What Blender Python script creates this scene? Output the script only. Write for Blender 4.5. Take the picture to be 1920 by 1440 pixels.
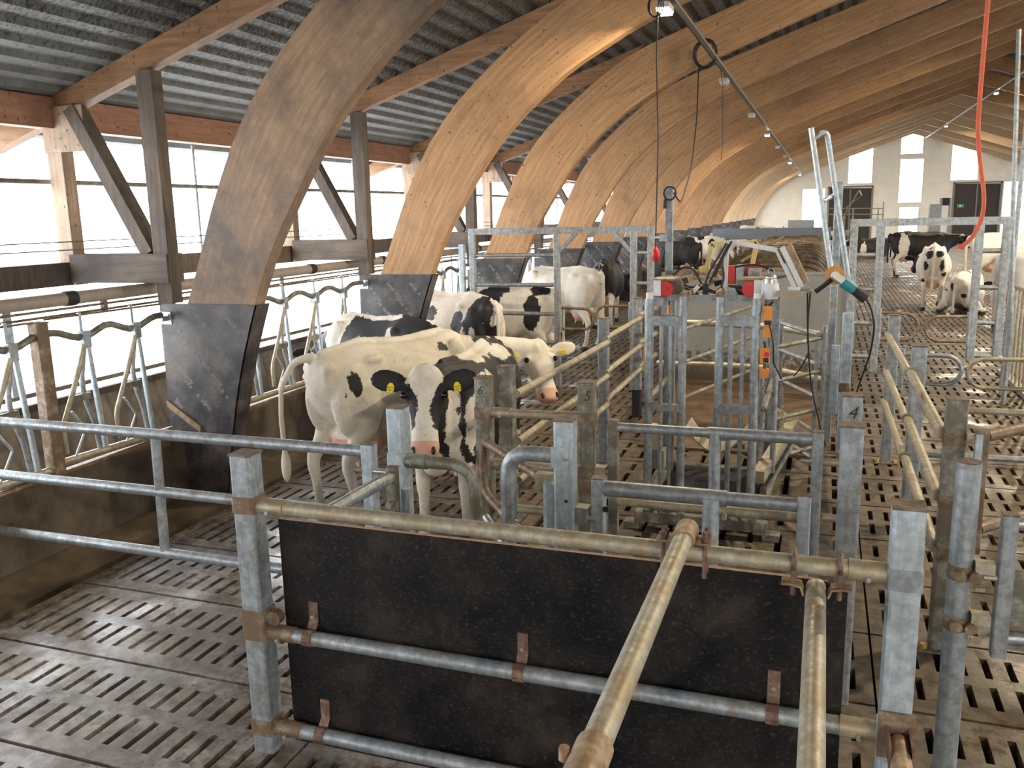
import bpy, bmesh, math, random
import numpy as np
from mathutils import Vector, Matrix, noise

for o in list(bpy.data.objects):
    bpy.data.objects.remove(o)
SC = bpy.context.scene
COL = SC.collection
random.seed(7)

# ------------------------------------------------------------------ camera
CAM_H = 2.4
YAW, PITCH, ROLL = -0.346051, -0.195180, -0.0224821
FPX = 1619.1
_f = Vector((math.sin(YAW)*math.cos(PITCH), math.cos(YAW)*math.cos(PITCH), math.sin(PITCH)))
_r = _f.cross(Vector((0, 0, 1))).normalized()
_u = _r.cross(_f)
CR = math.cos(ROLL)*_r + math.sin(ROLL)*_u
CU = -math.sin(ROLL)*_r + math.cos(ROLL)*_u
CF = _f
CAMLOC = Vector((0, 0, CAM_H))
cam_data = bpy.data.cameras.new('camera')
cam = bpy.data.objects.new('camera', cam_data)
COL.objects.link(cam)
M = Matrix((CR, CU, -CF)).transposed().to_4x4()
M.translation = CAMLOC
cam.matrix_world = M
cam_data.sensor_fit = 'HORIZONTAL'
cam_data.sensor_width = 36.0
cam_data.lens = 36.0*FPX/1920.0
cam_data.clip_start = 0.05
cam_data.clip_end = 500
SC.camera = cam

# ------------------------------------------------------------------ world, exposure
SC.view_settings.view_transform = 'Standard'
SC.view_settings.look = 'None'
SC.view_settings.gamma = 1.0
SC.view_settings.use_curve_mapping = False
SC.view_settings.exposure = 1.25
world = bpy.data.worlds.new('overcast_sky')
SC.world = world
world.use_nodes = True
bgn = world.node_tree.nodes['Background']
bgn.inputs['Color'].default_value = (0.93, 0.96, 1.0, 1)
bgn.inputs['Strength'].default_value = 4.2

# ------------------------------------------------------------------ survey: from the measured camera to points at known distances
def _ray(px, py):
    return CR*((px-960)/FPX) - CU*((py-720)/FPX) + CF
def PY(px, py, Y):
    d = _ray(px, py); return CAMLOC + d*(Y/d.y)
def PX(px, py, X):
    d = _ray(px, py); return CAMLOC + d*(X/d.x)
def PZ(px, py, z=0.0):
    d = _ray(px, py); return CAMLOC + d*((z-CAM_H)/d.z)

# ------------------------------------------------------------------ materials
MAT = {}
def _new(name):
    m = bpy.data.materials.new(name); m.use_nodes = True
    nt = m.node_tree
    b = nt.nodes['Principled BSDF']
    MAT[name] = m
    return m, nt, b
def _coord(nt, kind='Position', scale=(1, 1, 1)):
    if kind == 'Position':
        g = nt.nodes.new('ShaderNodeNewGeometry'); out = g.outputs['Position']
    else:
        g = nt.nodes.new('ShaderNodeTexCoord'); out = g.outputs[kind]
    mp = nt.nodes.new('ShaderNodeMapping'); mp.inputs['Scale'].default_value = scale
    nt.links.new(out, mp.inputs['Vector'])
    return mp.outputs['Vector']
def _noise(nt, vec, scale, detail=4, rough=0.6, dist=0.0):
    n = nt.nodes.new('ShaderNodeTexNoise')
    n.inputs['Scale'].default_value = scale; n.inputs['Detail'].default_value = detail
    n.inputs['Roughness'].default_value = rough; n.inputs['Distortion'].default_value = dist
    nt.links.new(vec, n.inputs['Vector'])
    return n.outputs['Fac']
def _ramp(nt, fac, stops):
    r = nt.nodes.new('ShaderNodeValToRGB')
    e = r.color_ramp.elements
    while len(e) < len(stops): e.new(0.5)
    for i, (p, c) in enumerate(stops):
        e[i].position = p
        e[i].color = (c, c, c, 1) if not isinstance(c, tuple) else (c[0], c[1], c[2], 1)
    nt.links.new(fac, r.inputs['Fac'])
    return r.outputs['Color']
def _mix(nt, fac, a, b, mode='MIX'):
    n = nt.nodes.new('ShaderNodeMix'); n.data_type = 'RGBA'; n.blend_type = mode
    def put(sock, v):
        if isinstance(v, tuple): sock.default_value = (v[0], v[1], v[2], 1)
        elif isinstance(v, (int, float)): sock.default_value = v if sock.type == 'VALUE' else (v, v, v, 1)
        else: nt.links.new(v, sock)
    put(n.inputs[0], fac); put(n.inputs[6], a); put(n.inputs[7], b)
    return n.outputs[2]
def _bump(nt, b, h, strength=0.3, dist=0.01):
    n = nt.nodes.new('ShaderNodeBump'); n.inputs['Strength'].default_value = strength
    n.inputs['Distance'].default_value = dist
    nt.links.new(h, n.inputs['Height']); nt.links.new(n.outputs['Normal'], b.inputs['Normal'])
def flat(name, col, rough=0.5, metal=0.0, vary=0.12, scale=14.0, emit=None):
    m, nt, b = _new(name)
    v = _coord(nt)
    n = _noise(nt, v, scale)
    lo = tuple(c*(1-vary) for c in col); hi = tuple(min(1, c*(1+vary)) for c in col)
    nt.links.new(_ramp(nt, n, [(0.3, lo), (0.7, hi)]), b.inputs['Base Color'])
    b.inputs['Roughness'].default_value = rough; b.inputs['Metallic'].default_value = metal
    if emit:
        b.inputs['Emission Color'].default_value = (*emit[0], 1); b.inputs['Emission Strength'].default_value = emit[1]
    return m

def m_galv(name, lo, hi, dirt, dirt_lo, dirt_hi, metal=0.55, rough=0.42):
    m, nt, b = _new(name)
    v = _coord(nt)
    base = _ramp(nt, _noise(nt, v, 22, 4, 0.65), [(0.40, lo), (0.60, hi)])
    st = _noise(nt, _coord(nt, scale=(26, 26, 2.5)), 1.6, 3, 0.6)
    base = _mix(nt, _ramp(nt, st, [(0.46, 0.0), (0.64, 0.34)]), base, tuple(c*0.6 for c in lo))
    dn = _ramp(nt, _noise(nt, v, 9, 6, 0.72), [(dirt_lo-0.03, 0.0), (dirt_lo+0.12, 0.9)])
    nt.links.new(_mix(nt, dn, base, dirt), b.inputs['Base Color'])
    b.inputs['Metallic'].default_value = metal
    nt.links.new(_ramp(nt, _noise(nt, v, 40, 2), [(0.3, rough-0.08), (0.7, rough+0.15)]), b.inputs['Roughness'])
    _bump(nt, b, _noise(nt, v, 90, 2), 0.12, 0.004)
m_galv('galv', (0.27, 0.305, 0.33), (0.42, 0.46, 0.49), (0.24, 0.21, 0.16), 0.55, 0.8)
m_galv('galv_new', (0.38, 0.45, 0.50), (0.55, 0.63, 0.68), (0.30, 0.30, 0.28), 0.62, 0.85, 0.5, 0.38)
m_galv('galv_tan', (0.36, 0.335, 0.26), (0.50, 0.475, 0.385), (0.34, 0.27, 0.16), 0.48, 0.75, 0.4, 0.46)
m_galv('galv_dull', (0.24, 0.25, 0.22), (0.38, 0.39, 0.35), (0.15, 0.13, 0.09), 0.42, 0.70, 0.35, 0.52)
m_galv('galv_brown', (0.27, 0.22, 0.16), (0.40, 0.34, 0.26), (0.16, 0.10, 0.06), 0.4, 0.7, 0.3, 0.55)
m_galv('rust', (0.17, 0.10, 0.07), (0.30, 0.19, 0.13), (0.10, 0.06, 0.05), 0.45, 0.7, 0.25, 0.6)
m_galv('rust_tan', (0.32, 0.22, 0.13), (0.46, 0.34, 0.22), (0.2, 0.12, 0.07), 0.5, 0.75, 0.2, 0.55)
m_galv('cap_rust', (0.15, 0.11, 0.08), (0.25, 0.20, 0.16), (0.08, 0.06, 0.05), 0.5, 0.75, 0.2, 0.6)
flat('bolt', (0.55, 0.55, 0.52), 0.35, 0.8)
flat('black_rubber', (0.018, 0.018, 0.02), 0.55)
flat('black_cable', (0.02, 0.02, 0.02), 0.5)
flat('cable_brown', (0.09, 0.06, 0.04), 0.6)
flat('red_plastic', (0.65, 0.03, 0.025), 0.4)
flat('orange_plastic', (0.75, 0.27, 0.03), 0.45)
flat('rope_orange', (0.80, 0.16, 0.08), 0.7)
flat('yellow_paint', (0.72, 0.58, 0.22), 0.5)
flat('yellow_tag', (0.85, 0.68, 0.02), 0.45, vary=0.04)
flat('tag_ink', (0.02, 0.02, 0.015), 0.6)
flat('white_paint', (0.72, 0.74, 0.76), 0.45)
flat('teal_plastic', (0.02, 0.22, 0.26), 0.45)
flat('grinder_disc', (0.62, 0.30, 0.08), 0.6)
flat('aluminium', (0.62, 0.60, 0.56), 0.35, 0.75)
flat('brass', (0.6, 0.4, 0.12), 0.35, 0.8)
flat('pencil', (0.03, 0.03, 0.03), 0.7)
flat('pvc_grey', (0.34, 0.29, 0.24), 0.5)
flat('dark_wood', (0.075, 0.052, 0.04), 0.75, 0, 0.35, 9)
flat('door_dark', (0.035, 0.028, 0.026), 0.6)
flat('door_frame', (0.20, 0.19, 0.17), 0.6)
flat('exit_green', (0.05, 0.35, 0.16), 0.5)
flat('lamp_housing', (0.55, 0.55, 0.53), 0.45)
flat('conduit', (0.20, 0.17, 0.14), 0.55, 0.2)
flat('lamp_glow', (0.9, 0.85, 0.7), 0.4, emit=((1.0, 0.86, 0.60), 30.0))
flat('lamp_off', (0.75, 0.75, 0.72), 0.3)
flat('trough_blue', (0.20, 0.23, 0.27), 0.5)
flat('old_wood', (0.24, 0.17, 0.10), 0.75, 0, 0.4, 20)
flat('green_box', (0.20, 0.24, 0.20), 0.55)
flat('cream_box', (0.62, 0.52, 0.32), 0.55)

def m_wood(name, dark, light, dirt, dlo, dhi, grain_axis, rough=0.62, speck=True):
    m, nt, b = _new(name)
    if grain_axis == 'arch':          # grain follows the bent laminations (stored on the mesh)
        at = nt.nodes.new('ShaderNodeAttribute'); at.attribute_name = 'grain'
        mp = nt.nodes.new('ShaderNodeMapping'); mp.inputs['Scale'].default_value = (0.5, 9, 9)
        nt.links.new(at.outputs['Vector'], mp.inputs['Vector']); gv = mp.outputs['Vector']
    else:
        sc = [9, 9, 9]; sc[grain_axis] = 0.7
        gv = _coord(nt, scale=tuple(sc))
    g = _noise(nt, gv, 3.0, 5, 0.65, 0.4)
    base = _ramp(nt, g, [(0.36, dark), (0.64, light)])
    v = _coord(nt)
    big = _ramp(nt, _noise(nt, v, 0.9, 7, 0.68), [(dlo, 0.0), (dhi, 1.0)])
    c = _mix(nt, big, base, dirt)
    if speck:
        s = _ramp(nt, _noise(nt, v, 21, 2, 0.5), [(0.655, 0.0), (0.70, 0.85)])
        c = _mix(nt, s, c, (0.10, 0.055, 0.03))
    nt.links.new(c, b.inputs['Base Color'])
    b.inputs['Roughness'].default_value = rough
    _bump(nt, b, g, 0.12, 0.006)
m_wood('glulam', (0.40, 0.215, 0.10), (0.58, 0.345, 0.17), (0.24, 0.13, 0.07), 0.52, 0.80, 'arch')
m_wood('glulam_dirty', (0.30, 0.19, 0.115), (0.46, 0.30, 0.18), (0.14, 0.105, 0.082), 0.40, 0.60, 'arch', 0.66, False)
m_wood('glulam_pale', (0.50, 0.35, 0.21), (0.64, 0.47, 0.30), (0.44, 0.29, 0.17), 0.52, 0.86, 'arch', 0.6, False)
m_wood('rafter_wood', (0.26, 0.13, 0.06), (0.42, 0.23, 0.115), (0.09, 0.055, 0.035), 0.44, 0.78, 0)
m_wood('beam_wood', (0.27, 0.13, 0.075), (0.40, 0.20, 0.12), (0.14, 0.075, 0.05), 0.5, 0.85, 1)
m_wood('post_wood', (0.36, 0.25, 0.17), (0.52, 0.38, 0.27), (0.12, 0.085, 0.06), 0.47, 0.75, 2)
m_wood('strut_wood', (0.10, 0.075, 0.055), (0.18, 0.14, 0.11), (0.05, 0.04, 0.032), 0.4, 0.7, 2, 0.75, False)
m_wood('tie_wood', (0.10, 0.075, 0.055), (0.17, 0.13, 0.10), (0.04, 0.03, 0.025), 0.4, 0.68, 0, 0.75, False)

# black film-faced plywood that clads the feet of the arches
def m_clad():
    m, nt, b = _new('film_plywood')
    v = _coord(nt)
    n = _noise(nt, v, 5, 6, 0.7)
    c = _ramp(nt, n, [(0.40, (0.026, 0.024, 0.026)), (0.52, (0.060, 0.056, 0.058)), (0.66, (0.13, 0.095, 0.07))])
    nt.links.new(c, b.inputs['Base Color'])
    b.inputs['Roughness'].default_value = 0.42
    _bump(nt, b, _noise(nt, v, 60, 2), 0.1, 0.003)
m_clad()
flat('clad_print', (0.21, 0.205, 0.20), 0.6, vary=0.3, scale=40)
def m_panel():
    m, nt, b = _new('panel_black')
    v = _coord(nt)
    n = _noise(nt, v, 3.2, 8, 0.75)
    c = _ramp(nt, n, [(0.40, (0.003, 0.003, 0.005)), (0.52, (0.010, 0.009, 0.009)), (0.66, (0.032, 0.024, 0.018))])
    s = _ramp(nt, _noise(nt, _coord(nt, scale=(1, 1, 1.6)), 48, 4, 0.75), [(0.56, 0.0), (0.68, 0.6)])
    c = _mix(nt, s, c, (0.09, 0.07, 0.05))
    nt.links.new(c, b.inputs['Base Color'])
    nt.links.new(_ramp(nt, n, [(0.3, 0.42), (0.8, 0.8)]), b.inputs['Roughness'])
    b.inputs['Specular IOR Level'].default_value = 0.25
    _bump(nt, b, _noise(nt, v, 45, 4, 0.7), 0.25, 0.004)
m_panel()
flat('ply_edge', (0.42, 0.27, 0.17), 0.7, vary=0.25, scale=60)

# wet, dirty concrete slats
def m_floor():
    m, nt, b = _new('slat_concrete')
    v = _coord(nt)
    n1 = _noise(nt, v, 1.1, 8, 0.7)
    n2 = _noise(nt, v, 11, 6, 0.72)
    c1 = _ramp(nt, n1, [(0.38, (0.10, 0.080, 0.060)), (0.50, (0.225, 0.195, 0.165)), (0.60, (0.36, 0.335, 0.305))])
    c = _mix(nt, _ramp(nt, n2, [(0.42, 0.8), (0.56, 0.0)]), c1, (0.07, 0.052, 0.036))
    # trodden straw and dung flecks
    f = _ramp(nt, _noise(nt, v, 48, 4, 0.7), [(0.60, 0.0), (0.66, 0.75)])
    c = _mix(nt, f, c, (0.23, 0.16, 0.075))
    # browner and darker towards the right-hand alley and the far floor
    sx = nt.nodes.new('ShaderNodeSeparateXYZ'); nt.links.new(v, sx.inputs[0])
    mr = nt.nodes.new('ShaderNodeMapRange'); nt.links.new(sx.outputs['X'], mr.inputs['Value'])
    mr.inputs['From Min'].default_value = -2.6; mr.inputs['From Max'].default_value = -0.8
    mr.inputs['To Max'].default_value = 0.95
    my = nt.nodes.new('ShaderNodeMapRange'); nt.links.new(sx.outputs['Y'], my.inputs['Value'])
    my.inputs['From Min'].default_value = 4.6; my.inputs['From Max'].default_value = 6.4; my.inputs['To Max'].default_value = 0.9
    mxn = nt.nodes.new('ShaderNodeMath'); mxn.operation = 'MAXIMUM'; nt.links.new(mr.outputs['Result'], mxn.inputs[0]); nt.links.new(my.outputs['Result'], mxn.inputs[1])
    # dark brown patches with ragged edges, dense right and far, sparse near left
    def m2(op, a, k):
        n = nt.nodes.new('ShaderNodeMath'); n.operation = op; nt.links.new(a, n.inputs[0])
        if isinstance(k, float): n.inputs[1].default_value = k
        else: nt.links.new(k, n.inputs[1])
        return n.outputs[0]
    amt = m2('MULTIPLY', m2('SUBTRACT', mxn.outputs[0], 0.5), 0.42)
    dung = _ramp(nt, m2('ADD', _noise(nt, v, 2.4, 8, 0.72), amt), [(0.47, 0.0), (0.54, 0.9)])  # brown mask: position ramps plus noise, darkens the right and far floor
    c = _mix(nt, dung, c, _ramp(nt, n2, [(0.40, (0.052, 0.036, 0.022)), (0.60, (0.125, 0.092, 0.056))]))
    nt.links.new(c, b.inputs['Base Color'])
    wet = _noise(nt, v, 1.6, 5, 0.62)
    nt.links.new(_mix(nt, dung, _ramp(nt, wet, [(0.43, 0.17), (0.57, 0.52)]), _ramp(nt, wet, [(0.36, 0.22), (0.50, 0.62)])), b.inputs['Roughness'])
    b.inputs['Specular IOR Level'].default_value = 0.6
    _bump(nt, b, n2, 0.35, 0.006)
m_floor()
def m_mud(name, a, c2, rough=(0.3, 0.8), sc=3.0):
    m, nt, b = _new(name)
    v = _coord(nt)
    n = _noise(nt, v, sc, 8, 0.72)
    nt.links.new(_ramp(nt, n, [(0.38, a), (0.62, c2)]), b.inputs['Base Color'])
    nt.links.new(_ramp(nt, n, [(0.3, rough[0]), (0.7, rough[1])]), b.inputs['Roughness'])
    _bump(nt, b, _noise(nt, v, sc*5, 5, 0.7), 0.45, 0.01)
m_mud('pit_dark', (0.022, 0.016, 0.010), (0.045, 0.033, 0.021))
m_mud('kerb_dirty', (0.050, 0.038, 0.026), (0.12, 0.095, 0.07))
m_mud('gutter_mud', (0.07, 0.052, 0.032), (0.16, 0.125, 0.08))
m_mud('trough_concrete', (0.10, 0.085, 0.065), (0.22, 0.185, 0.145))
m_mud('mat_brown', (0.075, 0.045, 0.022), (0.15, 0.095, 0.05), (0.4, 0.8), 4)
m_mud('outdoor_concrete', (0.68, 0.68, 0.66), (0.78, 0.78, 0.76), (0.7, 0.9))
m_mud('strip_brown', (0.045, 0.034, 0.02), (0.20, 0.15, 0.085), (0.3, 0.6), 6)
def m_greywall():
    m, nt, b = _new('grey_panel')
    v = _coord(nt)
    n = _noise(nt, v, 2.5, 5, 0.65)
    c = _ramp(nt, n, [(0.3, (0.20, 0.21, 0.21)), (0.7, (0.27, 0.275, 0.27))])
    sx = nt.nodes.new('ShaderNodeSeparateXYZ'); nt.links.new(v, sx.inputs[0])
    mr = nt.nodes.new('ShaderNodeMapRange'); nt.links.new(sx.outputs['Z'], mr.inputs['Value'])
    mr.inputs['From Min'].default_value = 0.0; mr.inputs['From Max'].default_value = 0.75
    mr.inputs['To Min'].default_value = 0.32; mr.inputs['To Max'].default_value = -0.10
    sp = _noise(nt, v, 16, 5, 0.75)
    ad = nt.nodes.new('ShaderNodeMath'); ad.operation = 'ADD'
    nt.links.new(sp, ad.inputs[0]); nt.links.new(mr.outputs['Result'], ad.inputs[1])
    f = _ramp(nt, ad.outputs[0], [(0.60, 0.0), (0.66, 0.9)])   # splashed muck
    nt.links.new(_mix(nt, f, c, (0.07, 0.05, 0.03)), b.inputs['Base Color'])
    b.inputs['Roughness'].default_value = 0.6
m_greywall()
def m_roof():
    m, nt, b = _new('roof_sheet')
    v = _coord(nt)
    n = _noise(nt, v, 3.5, 4, 0.6)
    c = _ramp(nt, n, [(0.3, (0.15, 0.16, 0.155)), (0.7, (0.26, 0.27, 0.265))])
    sx = nt.nodes.new('ShaderNodeSeparateXYZ'); nt.links.new(v, sx.inputs[0])
    mr = nt.nodes.new('ShaderNodeMapRange'); nt.links.new(sx.outputs['X'], mr.inputs['Value'])
    mr.inputs['From Min'].default_value = -6.4; mr.inputs['From Max'].default_value = -4.6
    mr.inputs['To Min'].default_value = -0.14; mr.inputs['To Max'].default_value = 0.06
    sp = _noise(nt, _coord(nt, scale=(1, 1.6, 1)), 24, 5, 0.78)
    ad = nt.nodes.new('ShaderNodeMath'); ad.operation = 'ADD'
    nt.links.new(sp, ad.inputs[0]); nt.links.new(mr.outputs['Result'], ad.inputs[1])
    f = _ramp(nt, ad.outputs[0], [(0.46, 0.0), (0.60, 0.92)])     # mildew specks
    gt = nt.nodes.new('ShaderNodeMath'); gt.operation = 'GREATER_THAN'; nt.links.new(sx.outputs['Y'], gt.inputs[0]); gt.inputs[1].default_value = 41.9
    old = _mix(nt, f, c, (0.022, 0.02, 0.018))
    nt.links.new(_mix(nt, gt.outputs[0], old, (0.46, 0.46, 0.445)), b.inputs['Base Color'])   # far end of the roof: plain pale grey-white, no specks
    b.inputs['Roughness'].default_value = 0.55
    b.inputs['Metallic'].default_value = 0.0
m_roof()
flat('end_wall', (0.80, 0.77, 0.70), 0.8, vary=0.06, scale=2)
flat('window_trim', (0.70, 0.69, 0.66), 0.6)
def m_glass():
    m, nt, b = _new('window_glass')
    out = nt.nodes['Material Output']
    t = nt.nodes.new('ShaderNodeBsdfTransparent'); t.inputs[0].default_value = (0.95, 0.97, 0.97, 1)
    g = nt.nodes.new('ShaderNodeBsdfGlossy'); g.inputs['Roughness'].default_value = 0.05
    mx = nt.nodes.new('ShaderNodeMixShader'); mx.inputs[0].default_value = 0.06
    nt.links.new(t.outputs[0], mx.inputs[1]); nt.links.new(g.outputs[0], mx.inputs[2])
    nt.links.new(mx.outputs[0], out.inputs['Surface'])
m_glass()

# ------------------------------------------------------------------ mesh helpers
class MB:
    def __init__(s):
        s.v = []; s.f = []; s.sm = []
    def add(s, vs, fs, smooth=False):
        n = len(s.v)
        s.v += [tuple(p) for p in vs]
        for f in fs:
            s.f.append(tuple(i+n for i in f)); s.sm.append(smooth)
        return s
    def box(s, c, size, R=None):
        hx, hy, hz = size[0]/2, size[1]/2, size[2]/2
        vs = [Vector((x, y, z)) for x in (-hx, hx) for y in (-hy, hy) for z in (-hz, hz)]
        if R is not None: vs = [R @ p for p in vs]
        c = Vector(c)
        return s.add([p+c for p in vs], [(0, 1, 3, 2), (4, 6, 7, 5), (0, 4, 5, 1), (2, 3, 7, 6), (0, 2, 6, 4), (1, 5, 7, 3)])
    def box2(s, a, b):
        a = Vector(a); b = Vector(b)
        return s.box((a+b)/2, [abs(b[i]-a[i]) for i in range(3)])
    def sweep(s, pts, prof, up=Vector((0, 0, 1)), smooth=False, caps=True, closed=False):
        """sweep a closed 2-D profile [(a,b)] (a sideways, b up) along pts"""
        pts = [Vector(p) for p in pts]; n = len(pts); k = len(prof)
        rings = []
        side_prev = None
        for i, p in enumerate(pts):
            if closed: t = (pts[(i+1) % n]-pts[i-1]).normalized()
            elif i == 0: t = (pts[1]-p).normalized()
            elif i == n-1: t = (p-pts[i-1]).normalized()
            else: t = ((pts[i+1]-p).normalized()+(p-pts[i-1]).normalized()).normalized()
            if side_prev is None:
                a = t.cross(up)
                if a.length < 1e-4: a = t.cross(Vector((1, 0, 0)))
                if a.length < 1e-4: a = t.cross(Vector((0, 1, 0)))
                a.normalize()
            else:
                a = (side_prev - t*side_prev.dot(t))
                a.normalize()
            side_prev = a
            bb = a.cross(t).normalized()
            sc = 1.0
            if 0 < i < n-1 and not closed:
                cs = (pts[i+1]-p).normalized().dot((p-pts[i-1]).normalized())
                sc = 1.0/max(0.5, math.sqrt((1+cs)/2))
                sc = min(sc, 1.25)
            rings.append([p + a*(q[0]) + bb*(q[1]) for q in prof])
        vs = [q for r in rings for q in r]
        fs = []
        m = n if closed else n-1
        for i in range(m):
            for j in range(k):
                a0 = i*k+j; a1 = i*k+(j+1) % k; b0 = ((i+1) % n)*k+j; b1 = ((i+1) % n)*k+(j+1) % k
                fs.append((a0, a1, b1, b0))
        s.add(vs, fs, smooth)
        if caps and not closed:
            s.add(rings[0], [tuple(range(k))]); s.add(rings[-1], [tuple(reversed(range(k)))])
        return s
    def tube(s, pts, r, seg=10, caps=True, closed=False):
        prof = [(r*math.cos(2*math.pi*i/seg), r*math.sin(2*math.pi*i/seg)) for i in range(seg)]
        return s.sweep(pts, prof, smooth=True, caps=caps, closed=closed)
    def beam(s, a, b, w, h, up=Vector((0, 0, 1)), bev=0.0):
        return s.sweep([a, b], rrect(w, h, bev), up)
    def cone(s, a, b, r0, r1, seg=12, caps=True):
        a = Vector(a); b = Vector(b); t = (b-a).normalized()
        x = t.cross(Vector((0, 0, 1)))
        if x.length < 1e-4: x = t.cross(Vector((1, 0, 0)))
        x.normalize(); y = x.cross(t)
        A = [a + x*r0*math.cos(2*math.pi*i/seg)+y*r0*math.sin(2*math.pi*i/seg) for i in range(seg)]
        B = [b + x*r1*math.cos(2*math.pi*i/seg)+y*r1*math.sin(2*math.pi*i/seg) for i in range(seg)]
        s.add(A+B, [(i, (i+1) % seg, seg+(i+1) % seg, seg+i) for i in range(seg)], True)
        if caps: s.add(A, [tuple(range(seg))]); s.add(B, [tuple(reversed(range(seg)))])
        return s
    def ball(s, c, r, seg=10, rings=7, R=None):
        c = Vector(c)
        if isinstance(r, (int, float)): r = (r, r, r)
        vs = []
        for i in range(rings+1):
            th = math.pi*i/rings
            for j in range(seg):
                ph = 2*math.pi*j/seg
                p = Vector((r[0]*math.sin(th)*math.cos(ph), r[1]*math.sin(th)*math.sin(ph), r[2]*math.cos(th)))
                if R is not None: p = R @ p
                vs.append(c+p)
        fs = []
        for i in range(rings):
            for j in range(seg):
                fs.append((i*seg+j, (i+1)*seg+j, (i+1)*seg+(j+1) % seg, i*seg+(j+1) % seg))
        return s.add(vs, fs, True)
    def prism(s, poly, axis, lo, hi):
        """extrude polygon; axis 1: poly is (x,z) along y; axis 0: poly is (y,z) along x; axis 2: (x,y) along z"""
        def mk(p, t):
            if axis == 1: return (p[0], t, p[1])
            if axis == 0: return (t, p[0], p[1])
            return (p[0], p[1], t)
        n = len(poly)
        A = [mk(p, lo) for p in poly]; B = [mk(p, hi) for p in poly]
        s.add(A+B, [(i, (i+1) % n, n+(i+1) % n, n+i) for i in range(n)])
        s.add(A, [tuple(reversed(range(n)))]); s.add(B, [tuple(range(n))])
        return s
    def mesh(s, name, mat):
        me = bpy.data.meshes.new(name)
        me.from_pydata(s.v, [], s.f)
        me.polygons.foreach_set('use_smooth', s.sm)
        me.validate(); me.update()
        bm = bmesh.new(); bm.from_mesh(me)
        bmesh.ops.recalc_face_normals(bm, faces=bm.faces)
        bm.to_mesh(me); bm.free()
        me.materials.append(MAT[mat] if isinstance(mat, str) else mat)
        return me
    def build(s, name, mat, parent=None):
        return ob(name, s.mesh(name, mat), parent)

def rrect(w, h, bev=0.0):
    a, b = w/2, h/2
    if bev <= 0: return [(-a, -b), (a, -b), (a, b), (-a, b)]
    c = bev; q = c*0.3
    return [(-a+c, -b), (a-c, -b), (a-q, -b+q), (a, -b+c), (a, b-c), (a-q, b-q), (a-c, b), (-a+c, b), (-a+q, b-q), (-a, b-c), (-a, -b+c), (-a+q, -b+q)]

def ob(name, data, parent=None, loc=None, rz=None):
    o = bpy.data.objects.new(name, data)
    COL.objects.link(o)
    if parent is not None: o.parent = parent
    if loc is not None: o.location = loc
    if rz is not None: o.rotation_euler = (0, 0, rz)
    return o
def tag(o, label, cat, group=None):
    o['label'] = label; o['category'] = cat
    if group: o['group'] = group
    return o
def thing(name, label, cat, group=None, loc=(0, 0, 0), rz=0):
    o = ob(name, None, None, loc, rz)
    o.empty_display_size = 0.1
    return tag(o, label, cat, group)
def struct(o):
    o['kind'] = 'structure'; return o
def dup(root, loc=None, rz=None, label=None, group=None, keep=None):
    r = root.copy(); COL.objects.link(r)
    if loc is not None: r.location = loc
    if rz is not None: r.rotation_euler = (0, 0, rz)
    if label: r['label'] = label
    if group: r['group'] = group
    for ch in list(root.children):
        if keep and not keep(ch): continue
        c = ch.copy(); COL.objects.link(c); c.parent = r
        for g in ch.children:
            d = g.copy(); COL.objects.link(d); d.parent = c
    return r
def arc(c, r, a0, a1, n, ex, ey):
    c = Vector(c); ex = Vector(ex); ey = Vector(ey)
    return [c + ex*(r*math.cos(a0+(a1-a0)*i/n)) + ey*(r*math.sin(a0+(a1-a0)*i/n)) for i in range(n+1)]
def rounded(pts, rad, n=5):
    """polyline with its inner corners rounded"""
    pts = [Vector(p) for p in pts]; out = [pts[0]]
    for i in range(1, len(pts)-1):
        p = pts[i]; a = (pts[i-1]-p); b = (pts[i+1]-p)
        r = min(rad, a.length*0.49, b.length*0.49)
        A = p+a.normalized()*r; B = p+b.normalized()*r
        for k in range(n+1):
            t = k/n
            out.append(A*(1-t)**2 + p*2*t*(1-t) + B*t*t)
    out.append(pts[-1]); return out
def sag(a, b, drop, n=12):
    a = Vector(a); b = Vector(b)
    return [a.lerp(b, i/n) + Vector((0, 0, -drop*4*(i/n)*(1-i/n))) for i in range(n+1)]

# ================================================================== THE BARN
XR = 4.95                      # ridge
YEND = 61.2                    # far gable
YREAR = -9.0                   # gable behind the camera
BAY = 3.43
ARCH_Y = [5.95 + BAY*k for k in range(-4, 17)]
def zroof(X):                  # underside line of the roof sheets (left slope)
    return 3.47 + 0.33*(X+6.27)

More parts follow.
